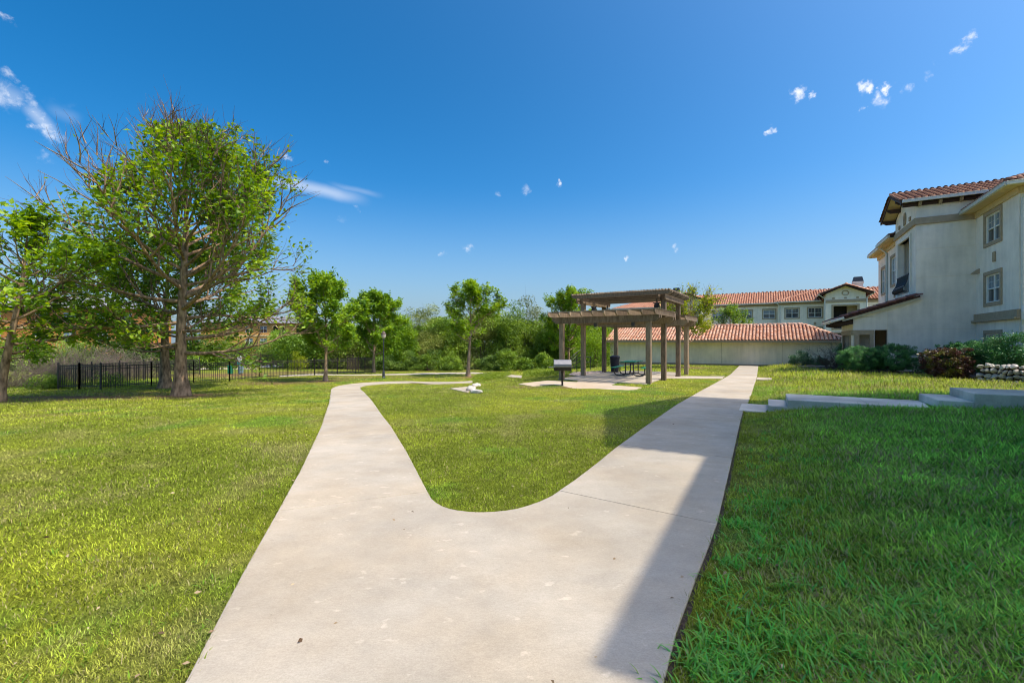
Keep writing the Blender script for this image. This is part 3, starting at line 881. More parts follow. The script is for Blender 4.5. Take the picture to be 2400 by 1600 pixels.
def tile_roof(parent, origin, e, up, poly, mat='tile', pan='pan', w=.27, ln=.36, single=0, lod=6, seed=0, near=None, name="roof", rough=.012):
    """roof slope: deck plus barrel tiles. origin on the eave, e along it, up the slope; poly in (along, up) metres.
    single: how many tiles (nearest the point near) become objects of their own; the rest are one part"""
    rng = random.Random(seed)
    o, e, up = Vector(origin), Vector(e).normalized(), Vector(up).normalized()
    nrm = e.cross(up).normalized()
    if nrm.z < 0: nrm = -nrm
    dk = MB(); th = .09
    dk.extrude([o + e * a + up * b_ - nrm * th for (a, b_) in poly], nrm * (th - .004))
    deck = dk.build(name, MAT[pan], parent)
    amin, amax = min(p[0] for p in poly), max(p[0] for p in poly)
    bmin, bmax = min(p[1] for p in poly), max(p[1] for p in poly)
    spots = []
    a = amin + w / 2
    while a < amax:
        b_ = bmin - .03
        while b_ < bmax - .05:
            if in_poly(poly, a, max(b_ + ln * .5, bmin + .02)):
                spots.append((a + rng.uniform(-.008, .008), b_ + rng.uniform(-rough, rough), rng.random()))
            b_ += ln
        a += w
    base = tile_mesh(w, ln * 1.12, lod)
    Mx = Matrix((e, up, nrm)).transposed()
    if near is not None and single:
        nv = Vector(near)
        spots.sort(key=lambda q: (o + e * q[0] + up * q[1] - nv).length)
    sing = spots[:single]; rest = spots[single:]
    if sing:
        me = base.mesh("tile", MAT[mat], True)
        for (a, b_, r_) in sing:
            t_ = link_mesh("tile", me, deck)
            q = Mx @ Matrix.Rotation(rng.uniform(-.02, .02), 3, 'Z')
            t_.matrix_local = Matrix.Translation(o + e * a + up * b_) @ q.to_4x4()
    if rest:
        BV = np.array(base.v); BF = base.f
        n = len(BV)
        A = np.array([(a, b_) for a, b_, _ in rest])
        org = np.array(o)[None] + A[:, :1] * np.array(e) + A[:, 1:] * np.array(up)
        VV = (BV @ np.array(Mx).T)[None] + org[:, None]
        rn = np.repeat(np.array([r for *_, r in rest]), n)
        quads = np.array([f for f in BF if len(f) == 4])
        cap = [f for f in BF if len(f) != 4][0]
        capt = np.array([(cap[0], cap[i], cap[i + 1], cap[i + 1]) for i in range(1, len(cap) - 1)])
        tri = np.concatenate([quads[:, [0, 1, 2]], quads[:, [0, 2, 3]], capt[:, :3]])
        FF = (tri[None] + (np.arange(len(rest)) * n)[:, None, None]).reshape(-1, 3)
        me = np_mesh("tiles", VV.reshape(-1, 3), FF, MAT[mat], rnd=rn, smooth=False)
        t_ = link_mesh("tiles", me, deck); t_["kind"] = "stuff"
    return deck

def ridge_tiles(parent, a, b, mat='tile', step=.36, r=.13, single=True, seed=0):
    """half-round cap tiles in a row from a to b"""
    rng = random.Random(seed)
    a, b = Vector(a), Vector(b); d = b - a; n = max(1, int(d.length / step)); d.normalize()
    sd_ = d.cross(Vector((0, 0, 1))).normalized(); up = sd_.cross(d).normalized()
    mb = MB(); k = 7
    for (y, sc, lf) in ((0, 1.0, .02), (step * 1.1, .84, 0)):
        for i in range(k + 1):
            an = math.pi * i / k
            mb.v.append((-r * sc * math.cos(an), y, lf + r * sc * .8 * math.sin(an)))
    for i in range(k): mb.f.append((i, i + 1, k + 2 + i, k + 1 + i))
    mb.f.append(tuple(range(k, -1, -1))); mb.r = [0.0] * len(mb.v)
    me = mb.mesh("ridge_tile", MAT[mat], True)
    Mx = Matrix((sd_, d, up)).transposed().to_4x4()
    for i in range(n):
        t_ = link_mesh("ridge_tile", me, parent)
        t_.matrix_local = Matrix.Translation(a + d * (i * step) + Vector((0, 0, rng.uniform(-.006, .006)))) @ Mx

# ================= main building on the right =========================
bz = 0.0
main = empty("apartment_building", LW(8.9, 30.5, bz), BR)
tag(main, "three storey cream stucco apartment building with tiled roofs at the right", "building")
T0, S0 = 8.9, 30.5                  # its origin in (t, s)
def Lc(t, s, z=0.0): return Vector((t - T0, s - S0, z))
def L2(t, s): return (t - T0, s - S0)

# wall C with windows (t = 8.9, s 26.1 .. 30.5), faces -t
wins = [(.42, 2.05), (3.18 + .17, 4.8 - .17), (5.96 + .17, 7.58 - .17)]
wins[0] = (.5, 1.9)
hC = [(27.77 - 26.1, 29.33 - 26.1, a, b_) for a, b_ in wins]
mb = MB()
wall_sheet(mb, L2(8.9, 26.1), L2(8.9, 30.5), -.6, 8.05, hC, .2, (1, 0))
# end wall s = 26.1 going right
hE = [(1.6, 3.2, 3.35, 4.63), (1.6, 3.2, 6.1, 7.4), (1.6, 3.2, .5, 1.9)]
wall_sheet(mb, L2(8.9, 26.1), L2(20, 26.1), -.6, 8.05, hE, .2, (0, 1))
wall_sheet(mb, L2(20, 26.1), L2(20, 46), -.6, 8.05, (), .2, (-1, 0))
wall_sheet(mb, L2(9.0, 46), L2(20, 46), -.6, 8.05, (), .2, (0, -1))
mb.build("wall", MAT['stucco'], main)
for h in hC: window(main, L2(8.9, 26.1), L2(8.9, 30.5), (1, 0), *h)
for h in hE: window(main, L2(8.9, 26.1), L2(20, 26.1), (0, 1), *h)
# balcony block: face A (s = 30.5) and face B (t = 6.66)
mb = MB()
hA = [(0.06 + .18, .86 - .08, -.6, 1.91), (.93, 1.47, -.6, 2.17)]
wall_sheet(mb, L2(6.66, 30.5), L2(8.9, 30.5), 2.9, 8.75, (), .2, (0, 1))
wall_sheet(mb, L2(4.04, 30.5), L2(8.9, 30.5), -.6, 2.9, hA, .22, (0, 1))
hB = [(31.5 - 30.5, 34.0 - 30.5, 4.21, 7.22)]
wall_sheet(mb, L2(6.66, 30.5), L2(6.66, 34.8), 2.9, 8.75, hB, .25, (1, 0))
hP = [(.9, 3.4, -.6, 2.0)]
wall_sheet(mb, L2(4.04, 30.5), L2(4.04, 34.9), -.6, 2.72, hP, .22, (1, 0))
wall_sheet(mb, L2(4.04, 34.9), L2(7, 34.9), -.6, 2.72, (), .2, (0, -1))
wall_sheet(mb, L2(6.66, 34.8), L2(8.9, 34.8), 2.9, 8.75, (), .2, (0, -1))
# gable triangle above B
mb.add([Lc(6.66, 30.5, 8.75), Lc(6.66, 34.8, 8.75), Lc(6.66, 32.65, 9.62)], [(0, 2, 1)])
# lean-to triangle on face A
mb.add([Lc(4.04, 30.5, 2.9), Lc(6.66, 30.5, 2.9), Lc(6.66, 30.5, 3.74), Lc(4.04, 30.5, 2.86)], [(0, 1, 2, 3)])
mb.build("balcony_wall", MAT['stucco'], main)
# interiors of porch and balcony
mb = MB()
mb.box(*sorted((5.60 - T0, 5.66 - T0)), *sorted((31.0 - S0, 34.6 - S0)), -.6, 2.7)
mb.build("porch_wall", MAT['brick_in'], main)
mb = MB()
mb.box(4.2 - T0, 5.0 - T0, 31.6 - S0, 31.7 - S0, -.6, 2.7)
mb.box(7.9 - T0, 7.96 - T0, 30.8 - S0, 34.6 - S0, 3.0, 8.0)
mb.box(6.9 - T0, 7.9 - T0, 34.2 - S0, 34.3 - S0, 4.0, 7.6)
mb.build("inner_wall", MAT['stucco'], main)
mb = MB()
mb.box(6.70 - T0, 7.9 - T0, 31.1 - S0, 34.4 - S0, 7.22, 7.3); mb.build("balcony_ceiling", MAT['tan'], main)
MB().box(6.70 - T0, 7.9 - T0, 31.1 - S0, 34.4 - S0, 4.0, 4.2).build("balcony_floor", MAT['tan'], main)
# tan trims
mb = MB()
mb.bar(Lc(6.60, 30.47, 7.775), Lc(8.9, 30.47, 7.775), .09, .35); mb.bar(Lc(6.63, 30.45, 7.775), Lc(6.63, 34.85, 7.775), .09, .352)
mb.bar(Lc(6.58, 30.455, 7.64), Lc(8.9, 30.455, 7.64), .10, .07); mb.bar(Lc(6.61, 30.43, 7.64), Lc(6.61, 34.85, 7.64), .11, .072)
mb.build("trim_band", MAT['tan'], main, bevel=.01)
mb = MB()
mb.bar(Lc(8.87, 26.05, 2.70), Lc(8.87, 30.6, 2.70), .10, .36); mb.bar(Lc(8.80, 26.0, 2.52), Lc(8.80, 30.62, 2.52), .16, .10)
mb.bar(Lc(8.84, 26.07, 2.70), Lc(20, 26.07, 2.70), .10, .358); mb.bar(Lc(8.8, 26.03, 2.52), Lc(20, 26.03, 2.52), .15, .098)
mb.build("belt_course", MAT['tan'], main, bevel=.01)
mb = MB()   # surround of the balcony opening
mb.bar(Lc(6.64, 31.42, 4.05), Lc(6.64, 31.42, 7.38), .09, .17, (0, 1, 0)); mb.bar(Lc(6.64, 34.08, 4.05), Lc(6.64, 34.08, 7.38), .09, .17, (0, 1, 0))
mb.bar(Lc(6.64, 31.5, 7.30), Lc(6.64, 34.0, 7.30), .088, .16); mb.bar(Lc(6.62, 31.3, 4.13), Lc(6.62, 34.2, 4.13), .13, .16)
mb.build("balcony_surround", MAT['stucco'], main)
mb = MB()   # tan piers and lintel of the porch
mb.bar(Lc(4.02, 30.47, 2.04), Lc(4.93, 30.47, 2.04), .09, .26)
mb.bar(Lc(4.20, 30.47, -.5), Lc(4.20, 30.47, 1.91), .22, .09, (0, 1, 0)); mb.bar(Lc(4.84, 30.47, -.5), Lc(4.84, 30.47, 1.91), .17, .092, (0, 1, 0))
mb.bar(Lc(4.01, 30.49, 2.04), Lc(4.01, 34.6, 2.04), .09, .258)
mb.bar(Lc(4.01, 31.35, -.5), Lc(4.01, 31.35, 1.91), .09, .24, (0, 1, 0)); mb.bar(Lc(4.01, 33.95, -.5), Lc(4.01, 33.95, 1.91), .09, .24, (0, 1, 0))
mb.build("porch_trim", MAT['tan'], main, bevel=.008)
# round vent and little square vents in the gable
mb = MB()
rv = [(.34, 0), (.34, .06), (.24, .06), (.24, .0)]
vs, fs = [], []
nn = 20
for (r_, x_) in rv:
    for k in range(nn):
        a = 2 * math.pi * k / nn
        vs.append(Lc(6.66 - x_, 32.55 + r_ * .62 * math.cos(a), 8.42 + r_ * math.sin(a)))
for i in range(3):
    for k in range(nn): fs.append((i * nn + k, i * nn + (k + 1) % nn, (i + 1) * nn + (k + 1) % nn, (i + 1) * nn + k))
mb.add(vs, fs); mb.build("round_vent", MAT['tan'], main)
for s_ in (31.55, 32.65, 33.75):
    MB().box(6.60 - T0, 6.66 - T0, s_ - .13 - S0, s_ + .13 - S0, 8.06, 8.28).build("vent_block", MAT['tan'], main, bevel=.02)
MB().box(8.84 - T0, 8.9 - T0, 28.25 - S0, 28.5 - S0, 5.17, 5.62).build("wall_vent", MAT['tan'], main, bevel=.02)
mb = MB(); mb.add([Lc(8.9, 30.02, 5.10), Lc(8.9, 30.32, 5.10), Lc(8.62, 30.17, 4.88), Lc(8.9, 30.02, 4.86), Lc(8.9, 30.32, 4.86), Lc(8.62, 30.17, 4.84)], [(0, 1, 2), (3, 5, 4), (0, 2, 5, 3), (1, 4, 5, 2)])
mb.build("wall_spout", MAT['tan'], main)
# faint control joints in the blank wall: thin recessed-looking reveals (raised beads 6 mm)
for z_ in (6.32, 4.86):
    MB().bar(Lc(6.7, 30.497, z_), Lc(8.88, 30.497, z_), .012, .02).build("control_joint", MAT['stucco_wall'], main)
MB().bar(Lc(5.6, 30.497, 2.18), Lc(8.88, 30.497, 2.18), .012, .02).build("control_joint", MAT['stucco_wall'], main)
MB().bar(Lc(5.52, 30.497, -.4), Lc(5.52, 30.497, 3.2), .02, .012, (0, 1, 0)).build("control_joint", MAT['stucco_wall'], main)
# bellied balcony railing
mb = MB()
prof = [(0.0, 5.22), (.02, 5.0), (.06, 4.8), (.16, 4.6), (.24, 4.45), (.22, 4.34), (.10, 4.27)]
for k in range(24):
    s_ = 31.56 + (34.0 - 31.62) * k / 23
    mb.tube([Lc(6.58 - a, s_, z_) for a, z_ in prof], .012, 4, False)
for (a, z_) in ((0, 5.22), (.17, 4.58), (.10, 4.27)):
    mb.bar(Lc(6.58 - a, 31.52, z_), Lc(6.58 - a, 34.0, z_), .04, .045)
mb.build("balcony_railing", MAT['iron'], main)
# gable roof over the block: near slope, far slope
slope = Vector((0, 2.5, .97)).normalized()
rl = math.hypot(2.5, .97)
tile_roof(main, Lc(6.0, 30.15, 8.86), (1, 0, 0), slope, [(0, 0), (8, 0), (8, rl), (0, rl)], 'tile_brown', 'pan_dark', single=150, near=Lc(6.0, 30.15, 8.8), seed=3)
tile_roof(main, Lc(6.0, 35.15, 8.86), (1, 0, 0), Vector((0, -2.5, .97)), [(0, 0), (8, 0), (8, rl), (0, rl)], 'tile_brown', 'pan_dark', seed=4)
ridge_tiles(main, Lc(5.98, 32.65, 9.84), Lc(13.5, 32.65, 9.84), 'tile_brown', seed=5)
ridge_tiles(main, Lc(6.02, 30.2, 8.90), Lc(6.02, 32.65, 9.86), 'tile_brown', r=.10, seed=6)
ridge_tiles(main, Lc(6.02, 35.2, 8.90), Lc(6.02, 32.65, 9.86), 'tile_brown', r=.10, seed=7)
mb = MB()   # sloping soffits and brackets of the rake
mb.add([Lc(6.0, 30.15, 8.74), Lc(6.66, 30.15, 8.74), Lc(6.66, 32.65, 9.70), Lc(6.0, 32.65, 9.70), Lc(6.0, 35.15, 8.74), Lc(6.66, 35.15, 8.74)], [(0, 3, 2, 1), (4, 5, 2, 3)])
mb.build("soffit", MAT['soffit'], main)
mb = MB()
mb.bar(Lc(6.03, 30.15, 8.76), Lc(6.03, 32.65, 9.73), .05, .14); mb.bar(Lc(6.03, 35.15, 8.76), Lc(6.03, 32.65, 9.73), .05, .14)
mb.build("rake_board", MAT['darkwood'], main)
for s_, z_ in ((30.55, 8.74), (31.7, 9.16), (33.6, 9.16), (34.75, 8.74)):
    mb = MB(); mb.extrude([Lc(6.05, s_ - .07, z_ + .08), Lc(6.66, s_ - .07, z_ + .08), Lc(6.66, s_ - .07, z_ - .14), Lc(6.22, s_ - .07, z_ - .14), Lc(6.05, s_ - .07, z_ - .02)], (0, .14, 0))
    mb.build("bracket", MAT['darkwood'], main)
mb = MB(); mb.bar(Lc(6.1, 30.42, 8.66), Lc(12.5, 30.42, 8.66), .10, .18); mb.build("eave_board", MAT['darkwood'], main)
for k in range(7):
    mb = MB(); t_ = 6.72 + k * .78
    mb.extrude([Lc(t_, 30.5, 8.72), Lc(t_, 30.2, 8.72), Lc(t_, 30.2, 8.62), Lc(t_, 30.3, 8.54), Lc(t_, 30.5, 8.54)], (.11, 0, 0))
    mb.build("rafter_tail", MAT['tan'], main)
def gutter(a, b, parent, r=.08, mat='gutter'):
    a, b = Vector(a), Vector(b)
    g = MB(); g.bar(a, b, .12, .13); g.bar(a + Vector((0, 0, .075)), b + Vector((0, 0, .075)), .145, .025)
    return g.build("gutter", MAT[mat], parent, bevel=.015)
gutter(Lc(6.02, 30.06, 8.79), Lc(11.2, 30.06, 8.79), main)
# hip roof over the main body, eave z 7.95
EZ = 8.0
e0, e1, f0, f1 = 8.4, 20.6, 25.6, 46.5
hw = (e1 - e0) / 2
k = .39
up_t = Vector((1, 0, k)).normalized(); ul = hw * math.sqrt(1 + k * k)
tile_roof(main, Lc(e0, f0, EZ), (0, 1, 0), up_t, [(0, 0), (f1 - f0, 0), (f1 - f0, ul), (hw, ul)], 'tile_brown', 'pan_dark', single=60, near=Lc(e0, 26, EZ), seed=8)
up_s = Vector((0, 1, k)).normalized()
tile_roof(main, Lc(e0, f0, EZ), (1, 0, 0), up_s, [(0, 0), (e1 - e0, 0), (hw, ul)], 'tile_brown', 'pan_dark', single=80, near=Lc(e0, f0, EZ), seed=9)
tile_roof(main, Lc(e1, f0, EZ), (0, 1, 0), Vector((-1, 0, k)), [(0, 0), (f1 - f0, 0), (f1 - f0, ul), (hw, ul)], 'tile_brown', 'pan_dark', seed=10)
ridge_tiles(main, Lc(e0, f0, EZ + .06), Lc(e0 + hw, f0 + hw, EZ + hw * k + .08), 'tile_brown', r=.15, seed=11)
mb = MB()
mb.add([Lc(e0, f0, EZ - .12), Lc(8.9, f0, EZ - .12), Lc(8.9, 30.5, EZ - .12), Lc(e0, 30.5, EZ - .12)], [(0, 1, 2, 3)])
mb.add([Lc(8.9, f0, EZ - .12), Lc(20, f0, EZ - .12), Lc(20, 26.1, EZ - .12), Lc(8.9, 26.1, EZ - .12)], [(0, 1, 2, 3)])
mb.bar(Lc(8.87, 26.07, EZ - .26), Lc(8.87, 30.5, EZ - .26), .08, .26); mb.bar(Lc(8.9, 26.07, EZ - .26), Lc(20, 26.07, EZ - .26), .08, .262)
mb.build("eave_soffit", MAT['soffit'], main)
gutter(Lc(8.34, 25.56, EZ - .06), Lc(8.34, 30.5, EZ - .06), main); gutter(Lc(8.34, 25.54, EZ - .06), Lc(20.4, 25.54, EZ - .06), main)
dp = MB(); dp.tube([Lc(9.15, 25.55, EZ - .1), Lc(9.05, 25.7, EZ - .35), Lc(8.98, 26.0, EZ - .62), Lc(8.98, 26.0, 3.0), Lc(8.96, 25.9, 2.75), Lc(8.96, 25.9, 2.45), Lc(8.98, 26.0, 2.25), Lc(8.98, 26.0, -.3)], .07, 8)
dp.build("downspout", MAT['gutter'], main)
# recessed wall further along, two steps, with eaves
for (t_, s0, s1, nm) in ((6.9, 34.8, 38.3, 0), (7.1, 38.3, 42.2, 1)):
    mb = MB()
    hs_ = [(1.0, 2.3, 5.2, 6.9), (1.0, 2.3, 2.4, 3.9)] if nm == 0 else [(1.6, 2.7, 5.0, 6.7), (1.6, 2.7, 2.2, 3.7)]
    wall_sheet(mb, L2(t_, s0), L2(t_, s1), -.6, 7.9, hs_, .2, (1, 0))
    if nm: wall_sheet(mb, L2(t_, s1), L2(12, s1), -.6, 7.9, (), .2, (0, -1))
    mb.build("rear_wall", MAT['stucco'], main)
    for h in hs_: window(main, L2(t_, s0), L2(t_, s1), (1, 0), *h)
    tile_roof(main, Lc(t_ - .5, s0, 7.98), (0, 1, 0), Vector((1, 0, .39)), [(0, 0), (s1 - s0 + .4 * nm, 0), (s1 - s0 - 2.2 * nm, 4.2), (0, 4.2)], 'tile_brown', 'pan_dark', seed=14 + nm)
    gutter(Lc(t_ - .56, s0, 7.92), Lc(t_ - .56, s1 + .4 * nm, 7.92), main)
    mb = MB(); mb.bar(Lc(t_ - .25, s0, 7.83), Lc(t_ - .25, s1 + .3 * nm, 7.83), .5, .06); mb.bar(Lc(t_ - .04, s0, 7.66), Lc(t_ - .04, s1, 7.66), .08, .26)
    mb.build("eave_soffit", MAT['soffit'], main)
    MB().box(t_ - .06 - T0, t_ - T0, s0 + 1.2 - S0, s0 + 1.45 - S0, 4.3, 4.75).build("wall_vent", MAT['tan'], main)
MB().tube([Lc(6.5, 38.1, 7.8), Lc(6.84, 38.1, 7.4), Lc(6.84, 38.1, 0)], .06, 8).build("downspout", MAT['gutter'], main)
# lean-to porch roof
lo, hi = Vector((3.13, 30.22, 2.70)), Vector((6.75, 30.22, 3.92))
ld = (hi - lo); ll = ld.length
tile_roof(main, Lc(*lo), (0, 1, 0), ld, [(0, 0), (5.0, 0), (5.0, ll), (0, ll)], 'tile_dark', 'pan_dark', single=60, near=Lc(*lo), seed=20)
ridge_tiles(main, Lc(3.45, 30.30, 2.87), Lc(6.78, 30.30, 3.99), 'tile_dark', r=.15, step=.42, seed=21)
mb = MB(); a, b_ = Lc(3.55, 30.40, 2.70), Lc(6.80, 30.40, 3.79); mb.bar(a, b_, .14, .12); mb.build("rake_trim", MAT['gutter'], main)
gutter(Lc(3.06, 30.05, 2.66), Lc(3.06, 35.3, 2.66), main)
mb = MB(); mb.bar(Lc(3.05, 30.15, 2.66), Lc(3.60, 30.15, 2.84), .20, .14); mb.build("gutter_end", MAT['gutter'], main, bevel=.02)
mb = MB(); mb.add([Lc(3.2, 30.25, 2.56), Lc(4.04, 30.25, 2.72), Lc(4.04, 35.2, 2.72), Lc(3.2, 35.2, 2.56)], [(0, 1, 2, 3)]); mb.build("porch_soffit", MAT['darkwood'], main)
for k in range(7):
    s_ = 30.45 + k * .72
    mb = MB(); mb.extrude([Lc(3.22, s_, 2.62), Lc(4.04, s_, 2.78), Lc(4.04, s_, 2.5), Lc(3.5, s_, 2.42), Lc(3.22, s_, 2.48)], (0, .12, 0)); mb.build("rafter_tail", MAT['darkwood'], main)

# ================= garage row =========================================
gz = -.45
gar = empty("garage_building", LW(-13, 41.1, gz), BR)
tag(gar, "long low garage with blank stucco wall and terracotta tile roof", "garage")
mb = MB()
wall_sheet(mb, (0, 0), (17.7, 0), -.4, 2.0, (), .2, (0, 1)); wall_sheet(mb, (17.7, 0), (17.7, 6), -.4, 2.0, (), .2, (-1, 0))
wall_sheet(mb, (0, 6), (17.7, 6), -.4, 2.0, (), .2, (0, -1)); wall_sheet(mb, (0, 0), (0, 6), -.4, 2.0, (), .2, (1, 0))
mb.build("wall", MAT['stucco_wall'], gar)
MB().bar((0, -.01, .02), (17.72, -.01, .02), .05, .22).build("base_course", MAT['tan'], gar)
mb = MB(); mb.bar((-.3, -.24, 1.93), (18.1, -.24, 1.93), .5, .05); mb.bar((-.3, -.46, 1.99), (18.1, -.46, 1.99), .05, .16)
mb.build("fascia", MAT['tan'], gar)
for x_ in (4.6, 9.6, 14.0): MB().bar((x_, -.002, .15), (x_, -.002, 1.9), .02, .012, (0, 1, 0)).build("control_joint", MAT['tan'], gar)
up_g = Vector((0, 3.45, 1.33)).normalized(); gl = math.hypot(3.45, 1.33)
cx0 = LW(-13, 41.1, gz)
tile_roof(gar, (-.4, -.47, 2.08), (1, 0, 0), up_g, [(0, 0), (18.55, 0), (15.9, gl), (0, gl)], 'tile', 'pan', w=.255, ln=.37, single=300, near=Vector((12, -3, 1)), seed=31)
tile_roof(gar, (-.4, 6.43, 2.08), (1, 0, 0), Vector((0, -3.45, 1.33)), [(0, 0), (18.55, 0), (15.9, gl), (0, gl)], 'tile', 'pan', w=.255, ln=.37, seed=32)
tile_roof(gar, (18.15, -.47, 2.08), (0, 1, 0), Vector((-2.65, 0, 1.33)), [(0, 0), (6.9, 0), (3.45, math.hypot(2.65, 1.33))], 'tile', 'pan', w=.255, ln=.37, seed=33)
ridge_tiles(gar, (-.4, 2.98, 3.44), (15.5, 2.98, 3.44), 'tile', r=.15, seed=34)
ridge_tiles(gar, (18.1, -.42, 2.14), (15.5, 2.98, 3.45), 'tile', r=.14, seed=35)

# ================= far building ======================================
fz = -.65
FT, FS = 4.0, 77.5
far = empty("apartment_building", LW(FT, FS, fz), BR)
tag(far, "long cream apartment building with terracotta roof behind the garage", "building")
mb = MB()
wz = [(5.6, 7.05)]
x_l, x_m, x_r = -28.0, -2.7, 12.0
winsL = [-25, -21.5, -11.8, -7.75, -4.65]
# front wall in two steps; window openings 1.5 wide
h1 = [(w - x_l, w - x_l + 1.55, 5.75, 7.05) for w in winsL if w < 4] + [(w - x_l, w - x_l + 1.55, 2.9, 4.2) for w in winsL if w < 4]
wall_sheet(mb, (x_l, 1.2), (x_m, 1.2), -1, 7.95, h1, .2, (0, 1))
winsR = [-1.75, 1.05, 8.6, 11.8]
h2 = [(w - x_m, w - x_m + 1.6, 5.7, 7.05) for w in winsR] + [(w - x_m, w - x_m + 1.6, 2.9, 4.2) for w in winsR]
wall_sheet(mb, (x_m, 0), (x_r + 8, 0), -1, 7.95, h2, .2, (0, 1)); wall_sheet(mb, (x_m, 0), (x_m, 1.2), -1, 7.95, (), .2, (1, 0))
wall_sheet(mb, (x_l, 1.2), (x_l, 14), -1, 7.95, (), .2, (1, 0)); wall_sheet(mb, (x_r + 8, 0), (x_r + 8, 14), -1, 7.95, (), .2, (-1, 0)); wall_sheet(mb, (x_l, 14), (x_r + 8, 14), -1, 7.95, (), .2, (0, -1))
mb.build("wall", MAT['stucco_far'], far)
for h in h1: window(far, (x_l, 1.2), (x_m, 1.2), (0, 1), *h, muntins=False)
for h in h2: window(far, (x_m, 0), (x_r + 8, 0), (0, 1), *h, muntins=True, blind=False)
kk = .36
ru = Vector((0, 1, kk)).normalized(); rm = 6.2 * math.sqrt(1 + kk * kk)
tile_roof(far, (x_l - .5, .7, 8.05), (1, 0, 0), ru, [(0, 0), (x_r - x_l + 9, 0), (x_r - x_l + 9, rm), (6.2, rm)], 'tile_far', 'pan', w=.34, ln=.44, lod=4, seed=40)
tile_roof(far, (x_l - .5, 13.1, 8.05), (1, 0, 0), Vector((0, -1, kk)), [(0, 0), (x_r - x_l + 9, 0), (x_r - x_l + 9, rm), (6.2, rm)], 'tile_far', 'pan', w=.6, ln=.6, lod=5, seed=41)
tile_roof(far, (x_l - .5, .7, 8.05), (0, 1, 0), Vector((1, 0, kk)), [(0, 0), (12.4, 0), (6.2, rm)], 'tile_far', 'pan', w=.34, ln=.44, lod=4, seed=42)
# front wing slope with a hip line on its left
tile_roof(far, (x_m - .5, -.5, 8.05), (1, 0, 0), ru, [(0, 0), (14.5, 0), (14.5, rm * .92), (5.7, rm * .92)], 'tile_far', 'pan', w=.34, ln=.44, lod=4, seed=43)
ridge_tiles(far, (x_m - .5, -.5, 8.12), (x_m + 5.2, 5.2, 8.12 + 5.7 * kk), 'tile_far', r=.16, step=.5, seed=44)
gutter((x_l - .5, .62, 7.98), (x_m, .62, 7.98), far, mat='gutter'); gutter((x_m - .5, -.58, 7.98), (2.6, -.58, 7.98), far)
mb = MB(); mb.bar((x_l, 1.16, 7.75), (x_m, 1.16, 7.75), .08, .3); mb.bar((x_m, -.04, 7.75), (x_r + 8, -.04, 7.75), .08, .3); mb.build("frieze", MAT['tan'], far)
MB().tube([(x_m - .2, -.5, 7.9), (x_m + .25, -.1, 7.4), (x_m + .25, -.1, -.5)], .07, 6).build("downspout", MAT['gutter'], far)
MB().box(1.7, 2.0, -.06, 0, 4.6, 5.0).build("wall_vent", MAT['tan'], far)

